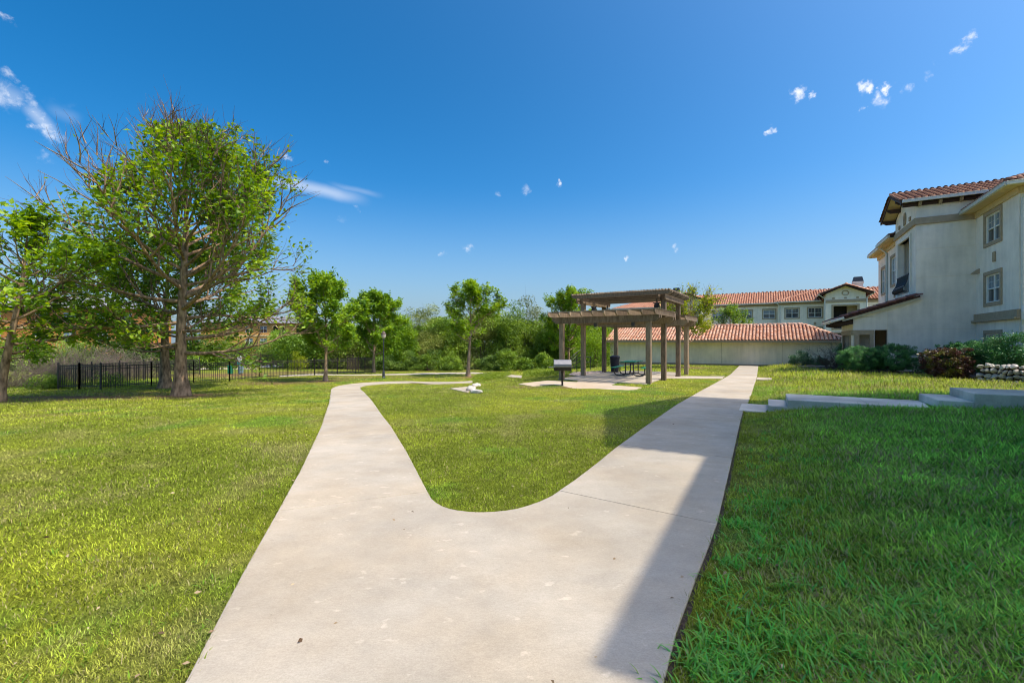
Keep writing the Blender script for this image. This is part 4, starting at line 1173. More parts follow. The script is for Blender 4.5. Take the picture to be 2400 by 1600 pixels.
def gable_bay(cx, y, wd, seed, simple=False):
    """projecting balcony bay with gable, round vent and open balcony"""
    x0, x1 = cx - wd / 2, cx + wd / 2
    mb = MB()
    op = [(wd * .20, wd * .80, 4.0, 7.05), (wd * .20, wd * .80, .9, 3.3)]
    wall_sheet(mb, (x0, y), (x1, y), -1, 8.75, op, .3, (0, 1))
    wall_sheet(mb, (x0, y), (x0, y + 4), -1, 8.75, (), .2, (1, 0)); wall_sheet(mb, (x1, y), (x1, y + 4), -1, 8.75, (), .2, (-1, 0))
    mb.add([(x0, y, 8.75), (x1, y, 8.75), (cx, y, 9.75)], [(0, 1, 2)])
    mb.build("bay_wall", MAT['stucco_far'], far)
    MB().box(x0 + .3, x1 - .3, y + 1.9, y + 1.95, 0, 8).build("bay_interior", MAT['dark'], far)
    MB().box(cx + wd * .08, x1 - .35, y + 1.1, y + 1.85, 0, 7.2).build("bay_inner_wall", MAT['tan'], far)
    MB().box(x0 + .25, x1 - .25, y + .25, y + 1.9, 3.6, 3.9).build("bay_floor", MAT['tan'], far)
    t_ = MB(); w = .22
    for (a0, a1, b0, b1) in op:
        t_.bar((x0 + a0 - w / 2, y - .03, b0 - w), (x0 + a0 - w / 2, y - .03, b1 + w), w, .09, (0, 1, 0)); t_.bar((x0 + a1 + w / 2, y - .03, b0 - w), (x0 + a1 + w / 2, y - .03, b1 + w), w, .09, (0, 1, 0))
        t_.bar((x0 + a0, y - .03, b1 + w / 2), (x0 + a1, y - .03, b1 + w / 2), .088, w); t_.bar((x0 + a0, y - .03, b0 - w / 2), (x0 + a1, y - .03, b0 - w / 2), .088, w)
    t_.bar((x0 - .04, y - .04, 7.72), (x1 + .04, y - .04, 7.72), .11, .4)
    t_.build("bay_trim", MAT['tan'], far)
    r_ = MB()
    for k in range(13):
        xx = x0 + wd * .21 + wd * .58 * k / 12
        r_.bar((xx, y + .1, 4.02), (xx, y + .1, 4.95), .03, .03, (0, 1, 0))
    r_.bar((x0 + wd * .2, y + .1, 4.97), (x0 + wd * .8, y + .1, 4.97), .05, .05); r_.build("balcony_railing", MAT['iron'], far)
    vs, fs = [], []; nn = 18
    for (rr, yy) in ((.42, 0), (.42, .06), (.30, .06), (.30, 0)):
        for k in range(nn):
            a = 2 * math.pi * k / nn; vs.append((cx + rr * math.cos(a), y - yy, 8.95 - .15 + rr * .85 * math.sin(a)))
    for i in range(3):
        for k in range(nn): fs.append((i * nn + k, i * nn + (k + 1) % nn, (i + 1) * nn + (k + 1) % nn, (i + 1) * nn + k))
    MB().add(vs, fs).build("round_vent", MAT['tan'], far)
    for q in (-.3, 0, .3): MB().box(cx + wd * q - .14, cx + wd * q + .14, y - .05, y, 8.02, 8.24).build("vent_block", MAT['tan'], far)
    hwid = wd / 2 + .75; ks = .40; ll_ = hwid * math.sqrt(1 + ks * ks)
    for sg in (-1, 1):
        tile_roof(far, (cx + sg * hwid, y - .8, 8.72), (0, 1, 0), Vector((-sg, 0, ks)), [(0, 0), (9, 0), (9, ll_), (0, ll_)], 'tile_brown', 'pan_dark', w=.34, ln=.44, lod=4, seed=seed + sg)
        ridge_tiles(far, (cx + sg * hwid, y - .78, 8.78), (cx, y - .78, 8.78 + hwid * ks), 'tile_far', r=.13, step=.45, seed=seed + 3)
        b__ = MB(); b__.bar((cx + sg * hwid, y - .74, 8.62), (cx, y - .74, 8.62 + hwid * ks), .06, .16); b__.build("rake_board", MAT['darkwood'], far)
        gutter((cx + sg * (hwid + .06), y - .8, 8.66), (cx + sg * (hwid + .06), y + 3, 8.66), far)
    ridge_tiles(far, (cx, y - .8, 8.78 + hwid * ks + .03), (cx, y + 7, 8.78 + hwid * ks + .03), 'tile_far', r=.15, step=.5, seed=seed + 5)
    MB().tube([(x0 - .75, y - .5, 8.6), (x0 - .1, y - .1, 8.1), (x0 - .1, y - .1, -.5)], .07, 6).build("downspout", MAT['gutter'], far)
    MB().tube([(x1 + .75, y - .5, 8.6), (x1 + .1, y - .1, 8.1), (x1 + .1, y - .1, -.5)], .07, 6).build("downspout", MAT['gutter'], far)

gable_bay(5.1, -2.5, 4.4, 50)
gable_bay(-15.4, -1.5, 4.4, 60)
def chimney(x, y, z0):
    o = MB(); o.box(x - .55, x + .55, y - .45, y + .45, 8.2, z0); o.box(x - .62, x + .62, y - .52, y + .52, z0, z0 + .28); c = o.build("chimney", MAT['stucco_far'], far)
    o = MB(); o.add([(x - .6, y - .5, z0 + .30), (x + .6, y - .5, z0 + .30), (x + .6, y + .5, z0 + .30), (x - .6, y + .5, z0 + .30), (x - .46, y - .36, z0 + .95), (x + .46, y - .36, z0 + .95), (x + .46, y + .36, z0 + .95), (x - .46, y + .36, z0 + .95)],
                [(0, 3, 2, 1), (4, 5, 6, 7), (0, 1, 5, 4), (1, 2, 6, 5), (2, 3, 7, 6), (3, 0, 4, 7)]); o.build("chimney_cap", MAT['cap_black'], c)
chimney(6.9, .8, 10.3)
chimney(-17.6, 2.5, 10.4)

# ================= neighbouring wing (outside the frame on the right; its shadow falls on the walk)
wing = empty("apartment_wing", LW(5.0, -8.0, 0), BR)
tag(wing, "tall cream stucco apartment wing beside the walk", "building")
mb = MB()
hW = [(1.9, 3.5, z_, z_ + 1.4) for z_ in (.9, 3.7, 6.5)]
wall_sheet(mb, (0, 11.15), (0, 16.2), -.6, 9.2, hW, .2, (1, 0)); wall_sheet(mb, (0, 11.15), (12, 11.15), -.6, 9.2, (), .2, (0, 1)); wall_sheet(mb, (12, 11.15), (12, 16.2), -.6, 9.2, (), .2, (-1, 0))
mb.add([(0, 11.15, 9.2), (12, 11.15, 9.2), (6.05, 11.15, 11.5)], [(0, 1, 2)])
mb.build("wall", MAT['stucco'], wing)
for h in hW: window(wing, (0, 11.15), (0, 16.2), (1, 0), *h)
tile_roof(wing, (-.34, 10.78, 9.15), (0, 1, 0), Vector((1, 0, .39)), [(0, 0), (5.67, 0), (5.67, 7.0), (0, 7.0)], 'tile', 'pan', seed=70)
tile_roof(wing, (12.6, 10.78, 9.15), (0, 1, 0), Vector((-1, 0, .39)), [(0, 0), (5.67, 0), (5.67, 7.0), (0, 7.0)], 'tile', 'pan', seed=71)
gutter((-.42, 10.78, 9.10), (-.42, 16.45, 9.10), wing)
mb = MB()
wall_sheet(mb, (1.45, 16.2), (1.45, 23.5), -.6, 13.9, [(2.5, 4.3, z_, z_ + 1.6) for z_ in (.8, 3.7, 6.6, 9.5)], .2, (1, 0))
wall_sheet(mb, (1.45, 23.5), (12, 23.5), -.6, 13.9, (), .2, (0, -1)); wall_sheet(mb, (1.45, 16.2), (12, 16.2), -.6, 13.9, (), .2, (0, 1)); wall_sheet(mb, (12, 16.2), (12, 23.5), -.6, 13.9, (), .2, (-1, 0))
mb.add([(1.45, 16.2, 13.9), (1.45, 23.5, 13.9), (1.45, 19.85, 15.7)], [(0, 1, 2)])
mb.build("stair_tower_wall", MAT['stucco'], wing)
for z_ in (.8, 3.7, 6.6, 9.5): window(wing, (1.45, 16.2), (1.45, 23.5), (1, 0), 2.5, 4.3, z_, z_ + 1.6)
tile_roof(wing, (.75, 15.95, 13.9), (1, 0, 0), Vector((0, 3.9, 2.1)), [(0, 0), (12, 0), (12, math.hypot(3.9, 2.1)), (0, math.hypot(3.9, 2.1))], 'tile', 'pan', seed=72)
tile_roof(wing, (.75, 23.75, 13.9), (1, 0, 0), Vector((0, -3.9, 2.1)), [(0, 0), (12, 0), (12, math.hypot(3.9, 2.1)), (0, math.hypot(3.9, 2.1))], 'tile', 'pan', seed=73)

# ================= orange buildings beyond the fence ==================
def orange_house(name, base, rz, Lx, Wy, H, roofh, label, mat, wins, floors, arch=None, cat="building"):
    o = empty(name, base, rz); tag(o, label, cat)
    mb = MB(); hs_ = [(a, a + 1.5, z_, z_ + 1.5) for a in wins for z_ in floors]
    if arch: hs_ += arch
    wall_sheet(mb, (0, 0), (Lx, 0), -1, H, hs_, .25, (0, 1)); wall_sheet(mb, (Lx, 0), (Lx, Wy), -1, H, (), .2, (-1, 0)); wall_sheet(mb, (0, 0), (0, Wy), -1, H, (), .2, (1, 0)); wall_sheet(mb, (0, Wy), (Lx, Wy), -1, H, (), .2, (0, -1))
    mb.build("wall", MAT[mat], o)
    for a in wins:
        for z_ in floors: window(o, (0, 0), (Lx, 0), (0, 1), a, a + 1.5, z_, z_ + 1.5, trim=0, muntins=False, panes=True)
    if arch:
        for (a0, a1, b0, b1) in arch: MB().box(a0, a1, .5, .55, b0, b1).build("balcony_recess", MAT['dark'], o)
        for (a0, a1, b0, b1) in arch:
            r_ = MB()
            r_.bar((a0, .1, b0 + .95), (a1, .1, b0 + .95), .06, .06)
            for k in range(9): xx = a0 + (a1 - a0) * (k + .5) / 9; r_.bar((xx, .1, b0), (xx, .1, b0 + .95), .04, .04, (0, 1, 0))
            r_.build("balcony_railing", MAT['iron'], o)
    mb = MB(); mb.bar((-.05, -.04, H - 2.9), (Lx + .05, -.04, H - 2.9), .1, .3); mb.build("belt_course", MAT['soffit'], o)
    mb = MB(); v = .7
    A = [(-v, -v, H), (Lx + v, -v, H), (Lx + v, Wy + v, H), (-v, Wy + v, H), (Wy / 2, Wy / 2, H + roofh), (Lx - Wy / 2, Wy / 2, H + roofh)]
    mb.add(A, [(0, 1, 5, 4), (1, 2, 5), (2, 3, 4, 5), (3, 0, 4), (3, 2, 1, 0)]); mb.build("roof", MAT['shingle'], o)
    return o
p = DP(-95, 800, 62)
ob = orange_house("apartment_building", (p.x, p.y, -1.9), R(16), 20.5, 12, 8.4, 2.2, "burnt orange apartment building behind the tall tree at the left", 'stucco_orange', [3, 8.4, 11.7, 15.6, 18.6], [3.4, 6.2])
p = DP(470, 800, 100)
oc = orange_house("apartment_building", (p.x, p.y, -2.2), R(12), 24, 13, 8.0, 1.9, "ochre apartment building with arched balconies seen between two trees", 'stucco_ochre', [9.2, 12.2], [3.0, 5.8], arch=[(15.0, 16.1, 5.3, 7.6), (16.5, 17.6, 5.3, 7.6), (15.0, 17.6, 2.3, 4.6), (20, 23, 5.3, 7.6), (20, 23, 2.3, 4.6)])
MB().box(11, 12.3, 5, 6, 8.2, 10.7).build("chimney", MAT['stucco_ochre'], oc)
for xx in (15.55, 17.05):
    pts = []
    for k in range(9):
        a = math.pi * k / 8; pts.append((xx - .5 * math.cos(a), -.55, 6.9 + .55 * math.sin(a)))
    MB().tube(pts, .09, 5).build("arch_trim", MAT['soffit'], oc)
# ================================================================== pergola and furniture
PA = R(33)
pu = Vector((math.sin(PA), math.cos(PA), 0)); pv = Vector((math.cos(PA), -math.sin(PA), 0))
P5 = GP(1520.5, 898)
perg = empty("pergola", P5, -PA)      # local x = across (right), y = away, z up; origin at the front right post
tag(perg, "two tier weathered timber pergola over a picnic table", "pergola")
ROWS = [0.0, 2.45, 5.35, 7.3]
XL = -4.05
PH = 2.60          # underside of the lower beams
for i, y in enumerate(ROWS):
    for x in (XL, 0.0):
        up_ = i in (1, 2)
        top = 4.12 if up_ else PH
        w = .105
        # post with chamfered foot
        mb = MB(); mb.box(x - w, x + w, y - w, y + w, -.35, top)
        mb.build("post", MAT['wood'], perg, bevel=.012)
def cut_beam(mb, a, b, th, h, cut=.18):
    """beam with ends cut back underneath"""
    a, b = Vector(a), Vector(b); d = (b - a).normalized(); sd_ = d.cross(Vector((0, 0, 1))).normalized()
    q = [a + Vector((0, 0, h)), b + Vector((0, 0, h)), b + Vector((0, 0, h * .55)), b - d * cut, a + d * cut, a + Vector((0, 0, h * .55))]
    q = [p_ - sd_ * (th / 2) for p_ in q]
    mb.extrude(q, sd_ * th)
    return mb
BH = .29
for i, y in enumerate(ROWS):
    for dy in (-.145, .145):
        cut_beam(MB(), (XL - .42, y + dy, PH - .02), (.48, y + dy, PH - .02), .075, BH).build("beam", MAT['wood'], perg)
# lower rafters, front and rear sections, running away from the viewer
RZ = PH + BH - .02
NR = 10
for (y0, y1) in ((-.72, ROWS[1] + .42), (ROWS[2] - .42, ROWS[3] + .72)):
    for k in range(NR):
        x = XL - .36 + (0.42 - XL + .36) * k / (NR - 1)
        cut_beam(MB(), (x, y0, RZ), (x, y1, RZ), .06, .20, .14).build("rafter", MAT['wood'], perg)
    n = int((y1 - y0 - .3) / .115)
    me = None
    for k in range(n):
        y = y0 + .18 + k * .115
        if me is None:
            me = MB().box(XL - .46, .52, -.022, .022, 0, .045).mesh("slat", MAT['wood'])
        link_mesh("slat", me, perg, (random.Random(k).uniform(-.03, .03), y, RZ + .201))
# upper roof
UZ = 3.92
for x in (XL - .15, XL + .15, -.15, .15):
    cut_beam(MB(), (x, ROWS[1] - .5, UZ - .24), (x, ROWS[2] + .5, UZ - .24), .07, .24, .12).build("beam", MAT['wood'], perg)
ny_ = 10
for k in range(ny_):
    y = ROWS[1] - .55 + (ROWS[2] - ROWS[1] + 1.1) * k / (ny_ - 1)
    cut_beam(MB(), (XL - .40, y, UZ), (.42, y, UZ), .06, .17, .12).build("rafter", MAT['wood'], perg)
nsl = 36
me = MB().box(-.022, .022, ROWS[1] - .68, ROWS[2] + .68, 0, .06).mesh("slat", MAT['wood'])
for k in range(nsl):
    link_mesh("slat", me, perg, (XL - .34 + (.70 - XL) * k / (nsl - 1), random.Random(k + 90).uniform(-.03, .03), UZ + .171))
# flood lamps on the upper left beam and small box lamps below the front beam
for (x, y, z_) in ((XL + .32, 3.1, 3.50), (XL + .42, 4.75, 3.46), (-.36, 2.62, 3.50)):
    f = MB()
    f.tube([(x, y, z_ + .28), (x, y, z_ + .08)], .03, 8)
    f.lathe([(.05, .10), (.10, .06), (.135, -.04), (.14, -.12), (.12, -.15)], 14, (x, y, z_))
    f.box(x - .17, x + .17, y - .03, y + .03, z_ + .05, z_ + .10)
    f.build("flood_lamp", MAT['iron'], perg)
for x in (XL + 1.72, XL + 3.42):
    f = MB(); f.box(x - .07, x + .07, -.16, -.04 + .02, PH - .20, PH + .02); f.box(x - .02, x + .02, -.12, -.06, PH - .0, PH + .04); f.build("box_lamp", MAT['iron'], perg, bevel=.01)

# ---- picnic table ----------------------------------------------------
tb = GP(1481, 879.5)
tab = empty("picnic_table", tb, R(62)); tag(tab, "green picnic table with black tube legs under the pergola", "picnic table")
TL, TW, TZ = 1.75, .74, .74
def slat_top(name, y0, y1, z_, n):
    mb = MB(); w = (y1 - y0) / n
    for k in range(n): mb.box(-TL / 2, TL / 2, y0 + k * w + .008, y0 + (k + 1) * w - .008, z_ - .02, z_ + .012)
    mb.box(-TL / 2 - .01, -TL / 2 + .03, y0, y1, z_ - .032, z_ + .008); mb.box(TL / 2 - .03, TL / 2 + .01, y0, y1, z_ - .032, z_ + .008)
    return mb
slat_top("top", -TW / 2, TW / 2, TZ, 6).build("tabletop", MAT['green'], tab, bevel=.01)
for sg in (-1, 1):
    y0 = sg * .74
    slat_top("bench", y0 - .13, y0 + .13, .44, 2).build("bench_seat", MAT['green'], tab, bevel=.01)
for x in (-.55, .55):
    mb = MB()
    for sg in (-1, 1):
        mb.tube([(x, sg * .20, TZ - .02), (x, sg * .20, .16), (x, sg * .26, .05), (x, sg * .38, .025), (x, sg * .60, .025), (x, sg * .72, .07), (x, sg * .76, .16), (x, sg * .76, .43)], .028, 8)
    mb.tube([(x, -.21, .10), (x, .21, .10)], .022, 6); mb.tube([(x, -.21, TZ - .05), (x, .21, TZ - .05)], .022, 6)
    mb.build("leg_frame", MAT['iron'], tab)
mb = MB()
for sg in (-1, 1): mb.tube([(sg * .55, 0, .10), (sg * .1, 0, TZ - .05)], .018, 6)
mb.build("brace", MAT['iron'], tab)

# ---- trash can -------------------------------------------------------
cb = GP(1441, 871.5)
can = empty("trash_can", cb); tag(can, "dark blue tapered trash can behind the picnic table", "trash can")
mb = MB(); mb.lathe([(.20, .0), (.215, .03), (.27, .78), (.285, .80), (.285, .84)], 18); mb.build("barrel", MAT['binblue'], can, smooth=False)
mb = MB(); mb.lathe([(.295, .84), (.30, .87), (.26, .92), (.12, .95), (.12, .955)], 18); mb.build("lid", MAT['binblue'], can)

# ---- pedestal grill --------------------------------------------------
gb = GP(1318, 903.4, PZ - .01)
grill = empty("barbecue_grill", gb, R(-3)); tag(grill, "pedestal barbecue grill with dented steel hood in front of the pergola", "grill")
MB().tube([(0, 0, -.2), (0, 0, .56)], .042, 10).build("pedestal", MAT['grillblack'], grill)
MB().tube([(0, 0, .50), (0, 0, .60)], .058, 10).build("collar", MAT['grillblack'], grill)
k = .33
fb = MB(); fb.add([(-k, -.20, .60), (k, -.20, .60), (k, .24, .60), (-k, .24, .60), (-k - .01, -.23, .73), (k + .01, -.23, .73), (k + .01, .27, .73), (-k - .01, .27, .73)], [(0, 3, 2, 1), (4, 5, 6, 7), (0, 1, 5, 4), (1, 2, 6, 5), (2, 3, 7, 6), (3, 0, 4, 7)])
fb.build("firebox", MAT['grillblack'], grill, bevel=.01)
hd = MB(); prof = [(-.245, .735), (-.26, .80), (-.245, .865), (-.20, .925), (-.13, 1.02), (-.02, 1.045), (.27, 1.03), (.285, .735)]
hd.extrude([(-k - .015, y, z_) for y, z_ in prof], (2 * k + .03, 0, 0)); hood = hd.build("hood", MAT['steel'], grill, bevel=.012)
for z_ in (.80, .862): MB().bar((-k - .012, -.262, z_), (k + .012, -.262, z_), .012, .012).build("hood_rib", MAT['steel'], hood)
mb = MB(); mb.tube([(-k + .02, -.27, .745), (-k - .12, -.27, .745), (-k - .22, -.26, .76)], .014, 6); mb.build("handle", MAT['steel'], grill)

# ---- handrail beside the pergola --------------------------------------
rail = empty("handrail", GP(1352, 872)); tag(rail, "black stepped handrail left of the pergola's second post", "railing")
ro = Vector(rail.location)
def rw(px, py, Y): return DP(px, py, Y) - ro
mb = MB()
for dz in (0, -9, -17, -25):
    mb.tube([rw(1338, 864 + dz, 24.6), rw(1350, 852 + dz, 24.9), rw(1363, 843 + dz, 25.3)], .02, 6)
mb.build("rail", MAT['iron'], rail)
for (px, y0, y1, Y) in ((1338, 838, 874, 24.6), (1352, 826, 872, 24.95), (1363, 817, 868, 25.3)):
    MB().tube([rw(px, y1, Y), rw(px, y0, Y)], .026, 6).build("baluster_post", MAT['iron'], rail)
rail2 = empty("handrail", GP(1384, 866)); tag(rail2, "short black handrail between the second and third left posts", "railing")
ro2 = Vector(rail2.location); r2 = lambda px, py, Y: DP(px, py, Y) - ro2
mb = MB()
for py in (837, 848.5): mb.tube([r2(1371, py, 27.5), r2(1385, py, 27.8)], .02, 6)
mb.build("rail", MAT['iron'], rail2)
MB().tube([r2(1383.5, 866, 27.8), r2(1383.5, 835, 27.8)], .026, 6).build("baluster_post", MAT['iron'], rail2)

# ---- lamp post ---------------------------------------------------------
lb = G(899, 885.5)
lamp = empty("lamp_post", lb); tag(lamp, "slim black lamp post with acorn lantern beside the back walk", "lamp post")
LHT = 3.42
MB().lathe([(.13, -.1), (.13, .06), (.10, .10), (.085, .45), (.065, .50), (.045, .60), (.042, LHT - .62), (.07, LHT - .58), (.055, LHT - .52)], 14).build("pole", MAT['lamp_metal'], lamp)
MB().lathe([(.06, LHT - .52), (.15, LHT - .42), (.175, LHT - .24), (.165, LHT - .20)], 14).build("lantern_glass", M_plain("lantern_glass", (.45, .40, .34), .35, vary=.1), lamp)
MB().lathe([(.19, LHT - .20), (.19, LHT - .16), (.13, LHT - .10), (.11, LHT - .03), (.04, LHT + .0), (.03, LHT + .05), (.0, LHT + .08)], 14).build("lantern_cap", M_plain("lantern_brown", (.12, .085, .07), .5), lamp)

# ---- pet waste station and bin inside the run ---------------------------
pb = G(562, 876.5)
pet = empty("pet_waste_station", pb); tag(pet, "white and teal pet waste post station inside the fenced run", "waste station")
MB().box(-.05, .05, -.05, .05, -.2, 1.55).build("post", MAT['white'], pet)
MB().box(-.16, .18, -.09, -.05, 1.10, 1.50).build("sign", MAT['white'], pet, bevel=.01)
MB().box(-.15, .17, -.12, -.05, .78, 1.06).build("bag_dispenser", MAT['teal'], pet, bevel=.02)
MB().lathe([(.17, .08), (.20, .10), (.21, .62), (.22, .66)], 14, (.12, -.06, 0)).build("bin", MAT['slate_blue'], pet)
gb2 = G(540, 875.5)
gbin = empty("trash_bin", gb2); tag(gbin, "small green bin standing left of the pet waste station", "bin")
MB().box(-.16, .16, -.16, .16, 0, .62).build("body", MAT['green'], gbin, bevel=.02)
MB().box(-.18, .18, -.18, .18, .62, .70).build("lid", MAT['green'], gbin, bevel=.02)

# ---- far white pole -----------------------------------------------------
wp = DP(726, 842, 60); wp.z = zg1(wp.x, wp.y)
pole = empty("white_pole", wp); tag(pole, "thin white pole among the far bushes beyond the fence", "pole")
MB().lathe([(.09, -.2), (.09, .1), (.06, .2), (.055, 2.7), (.0, 2.75)], 8).build("shaft", MAT['white'], pole)

# ================================================================== fences
PICK = None
def fence(label, pts, h, pick=.118, mat='iron', post_every=2.3, spear=True, posts_at=None, group=None, single=True, post_w=.05, name="iron_fence"):
    """picket fence along a ground polyline: rails, posts and every picket its own piece"""
    base = Vector((pts[0][0], pts[0][1], zg1(pts[0][0], pts[0][1])))
    f = empty(name, base); tag(f, label, "fence", group)
    me_p = MB().bar((0, 0, .06), (0, 0, h), .017, .017, (0, 1, 0)).mesh("picket", MAT[mat])
    me_q = MB().box(-post_w / 2, post_w / 2, -post_w / 2, post_w / 2, -.25, h + .10).add([(-.04, -.04, h + .10), (.04, -.04, h + .10), (.04, .04, h + .10), (-.04, .04, h + .10), (0, 0, h + .15)], [(0, 1, 4), (1, 2, 4), (2, 3, 4), (3, 0, 4)]).mesh("post", MAT[mat])
    for a, b in zip(pts[:-1], pts[1:]):
        a, b = Vector((a[0], a[1], 0)), Vector((b[0], b[1], 0)); d = b - a; ln = d.length; d.normalize()
        nseg = max(1, round(ln / post_every))
        for i in range(nseg + 1):
            p_ = a + d * (ln * i / nseg); p_.z = zg1(p_.x, p_.y)
            link_mesh("post", me_q, f, p_ - base)
        for i in range(nseg):
            p_, q_ = a + d * (ln * i / nseg), a + d * (ln * (i + 1) / nseg)
            p_.z, q_.z = zg1(p_.x, p_.y), zg1(q_.x, q_.y)
            r_ = MB()
            for z_ in (.16, h - .20, h - .06): r_.bar(p_ - base + Vector((0, 0, z_)), q_ - base + Vector((0, 0, z_)), .03, .035)
            r_.build("rail", MAT[mat], f)
        n = int(ln / pick)
        if single:
            for i in range(1, n):
                p_ = a + d * (i * pick); p_.z = zg1(p_.x, p_.y)
                link_mesh("picket", me_p, f, p_ - base)
        else:
            k_ = MB()
            for i in range(1, n):
                p_ = a + d * (i * pick); p_.z = zg1(p_.x, p_.y); p_ = p_ - base
                k_.bar(p_ + Vector((0, 0, .06)), p_ + Vector((0, 0, h)), .022, .022, (0, 1, 0))
            o = k_.build("pickets", MAT[mat], f); o["kind"] = "stuff"
    return f
fence("black iron picket fence along the front of the run, left to right", poly_px([(236, 912), (355, 903.4), (454, 898), (538, 893.7), (609, 887.5), (673, 883.2), (737, 879.5), (791, 876.3), (834, 875)]), 1.3)
fence("black iron gate panels at the left end of the run", poly_px([(137, 911), (186, 911.5), (236, 912)]), 1.3, post_w=.065, name="iron_gate")
fence("close dark iron fence panel beside the thicket trees", poly_px([(814, 867.5), (872, 874)]), 1.35, pick=.15, mat='iron_brown')
pA = G(137, 911)
fence("iron fence running back from the left gate into the brush", [(pA.x, pA.y), (pA.x - 1.5, pA.y + 13)], 1.3, single=False)
q0, q1, q2, q3 = DP(-40, 800, 52), DP(380, 800, 58), DP(610, 800, 60), DP(830, 800, 52)
fence("tall brown iron fence at the far side of the run", [(q.x, q.y) for q in (q0, q1, q2, q3)], 1.75, mat='iron_brown', post_every=3.2, single=False)

# ================================================================== rocks
def rock_mesh(name, r, seed, flat=.7, sub=2):
    rng = random.Random(seed)
    bm = bmesh.new(); bmesh.ops.create_icosphere(bm, subdivisions=sub, radius=1.0)
    pl = [(Vector((rng.gauss(0, 1), rng.gauss(0, 1), rng.gauss(0, 1))).normalized(), rng.uniform(.5, .88)) for _ in range(15)]
    for v in bm.verts:
        for (n_, d_) in pl:
            k_ = v.co.dot(n_)
            if k_ > d_: v.co -= n_ * (k_ - d_)
        v.co *= 1 + rng.uniform(-.06, .06)
        v.co.x *= r[0]; v.co.y *= r[1]; v.co.z *= r[2]
    me = bpy.data.meshes.new(name); bm.to_mesh(me); bm.free()
    me.materials.append(MAT['limestone'])
    return me
for (px, py, r_, lab) in ((1103, 916, (.27, .2, .19), "larger rounded white limestone rock in the lawn by the apron"), (1117, 921, (.25, .15, .10), "smaller flat white limestone rock in front of the larger one"), (1118, 904, (.22, .34, .09), "long pale limestone slab lying behind the white rocks")):
    p_ = G(px, py)
    o = link_mesh("limestone_rock", rock_mesh("limestone_rock", r_, int(px)), None, (p_.x, p_.y, p_.z + r_[2] * .45)); o.rotation_euler = (0, 0, px * .7); tag(o, lab, "rock", "white rocks in the lawn")
rng = random.Random(4)
for k_ in range(11):
    p_ = G(612 + 5 * k_ + rng.uniform(-2, 2), 861 + rng.uniform(-2.2, 1))
    r_ = (rng.uniform(.25, .5), rng.uniform(.2, .4), rng.uniform(.18, .34))
    o = link_mesh("limestone_rock", rock_mesh("limestone_rock", r_, 300 + k_), None, (p_.x, p_.y, p_.z + r_[2] * .4)); tag(o, "pale rubble rock heaped beyond the iron fence", "rock", "rubble beyond the fence")

# ---- stone retaining wall at the right ----------------------------------
wa, wb = G(2290, 893), G(2470, 902)
wd = (wb - wa); wd.z = 0; wlen = wd.length; wd.normalize(); wn_ = Vector((-wd.y, wd.x, 0))
swl = empty("stone_wall", wa); tag(swl, "low dry stone wall of pale limestone before the right hedge", "stone wall")
rng = random.Random(8)
protos = [rock_mesh("stone", (1, 1, 1), 500 + i) for i in range(8)]
WH = .62
core = MB(); core.extrude([wn_ * .12, wd * wlen + wn_ * .12, wd * wlen + wn_ * .12 + Vector((0, 0, WH - .03)), wn_ * .12 + Vector((0, 0, WH - .03))], wn_ * .5); core.build("core", MAT['mulch'], swl)
z_ = -.02
while z_ < WH - .02:
    hh = rng.uniform(.15, .20); x = rng.uniform(-.1, .05)
    while x < wlen:
        ww = rng.uniform(.13, .27); hk = hh * rng.uniform(.8, 1.25)
        o = link_mesh("stone", rng.choice(protos), swl, wd * (x + ww / 2) + wn_ * rng.uniform(.02, .09) + Vector((0, 0, z_ + hh / 2 + rng.uniform(-.03, .03))))
        o.scale = (ww * .53, .15, hk * .55); o.rotation_euler = (rng.uniform(-.5, .5), rng.uniform(-.6, .6), math.atan2(wd.y, wd.x) + rng.uniform(-.4, .4))
        x += ww
    z_ += hh
# ---- gravel by the pergola ----------------------------------------------
rng = np.random.default_rng(3)
gp = [GP(*p_) for p_ in [(1335, 877.5), (1362, 879), (1415, 872.4), (1416, 869.8), (1372, 871.5), (1345, 873)]]
X = rng.uniform(min(p_.x for p_ in gp), max(p_.x for p_ in gp), 9000); Y = rng.uniform(min(p_.y for p_ in gp), max(p_.y for p_ in gp), 9000)
ok = inside([(p_.x, p_.y) for p_ in gp], X, Y); X, Y = X[ok][:1400], Y[ok][:1400]
oct_v = np.array([(1, 0, 0), (0, 1, 0), (-1, 0, 0), (0, -1, 0), (0, 0, 1.0)]); oct_f = np.array([(0, 1, 4), (1, 2, 4), (2, 3, 4), (3, 0, 4)])
VV = oct_v[None] * rng.uniform(.04, .085, (len(X), 1, 3)); VV[:, :, 0] += X[:, None]; VV[:, :, 1] += Y[:, None]; VV[:, :, 2] += PZ - .02
FF = (oct_f[None] + (np.arange(len(X)) * 5)[:, None, None]).reshape(-1, 3)
grv = link_mesh("gravel", np_mesh("gravel", VV.reshape(-1, 3), FF, MAT['gravel'])); tag(grv, "strip of pinkish gravel along the pergola slab", "gravel", kind="stuff")
NO_GRASS.append([(p_.x, p_.y) for p_ in gp])
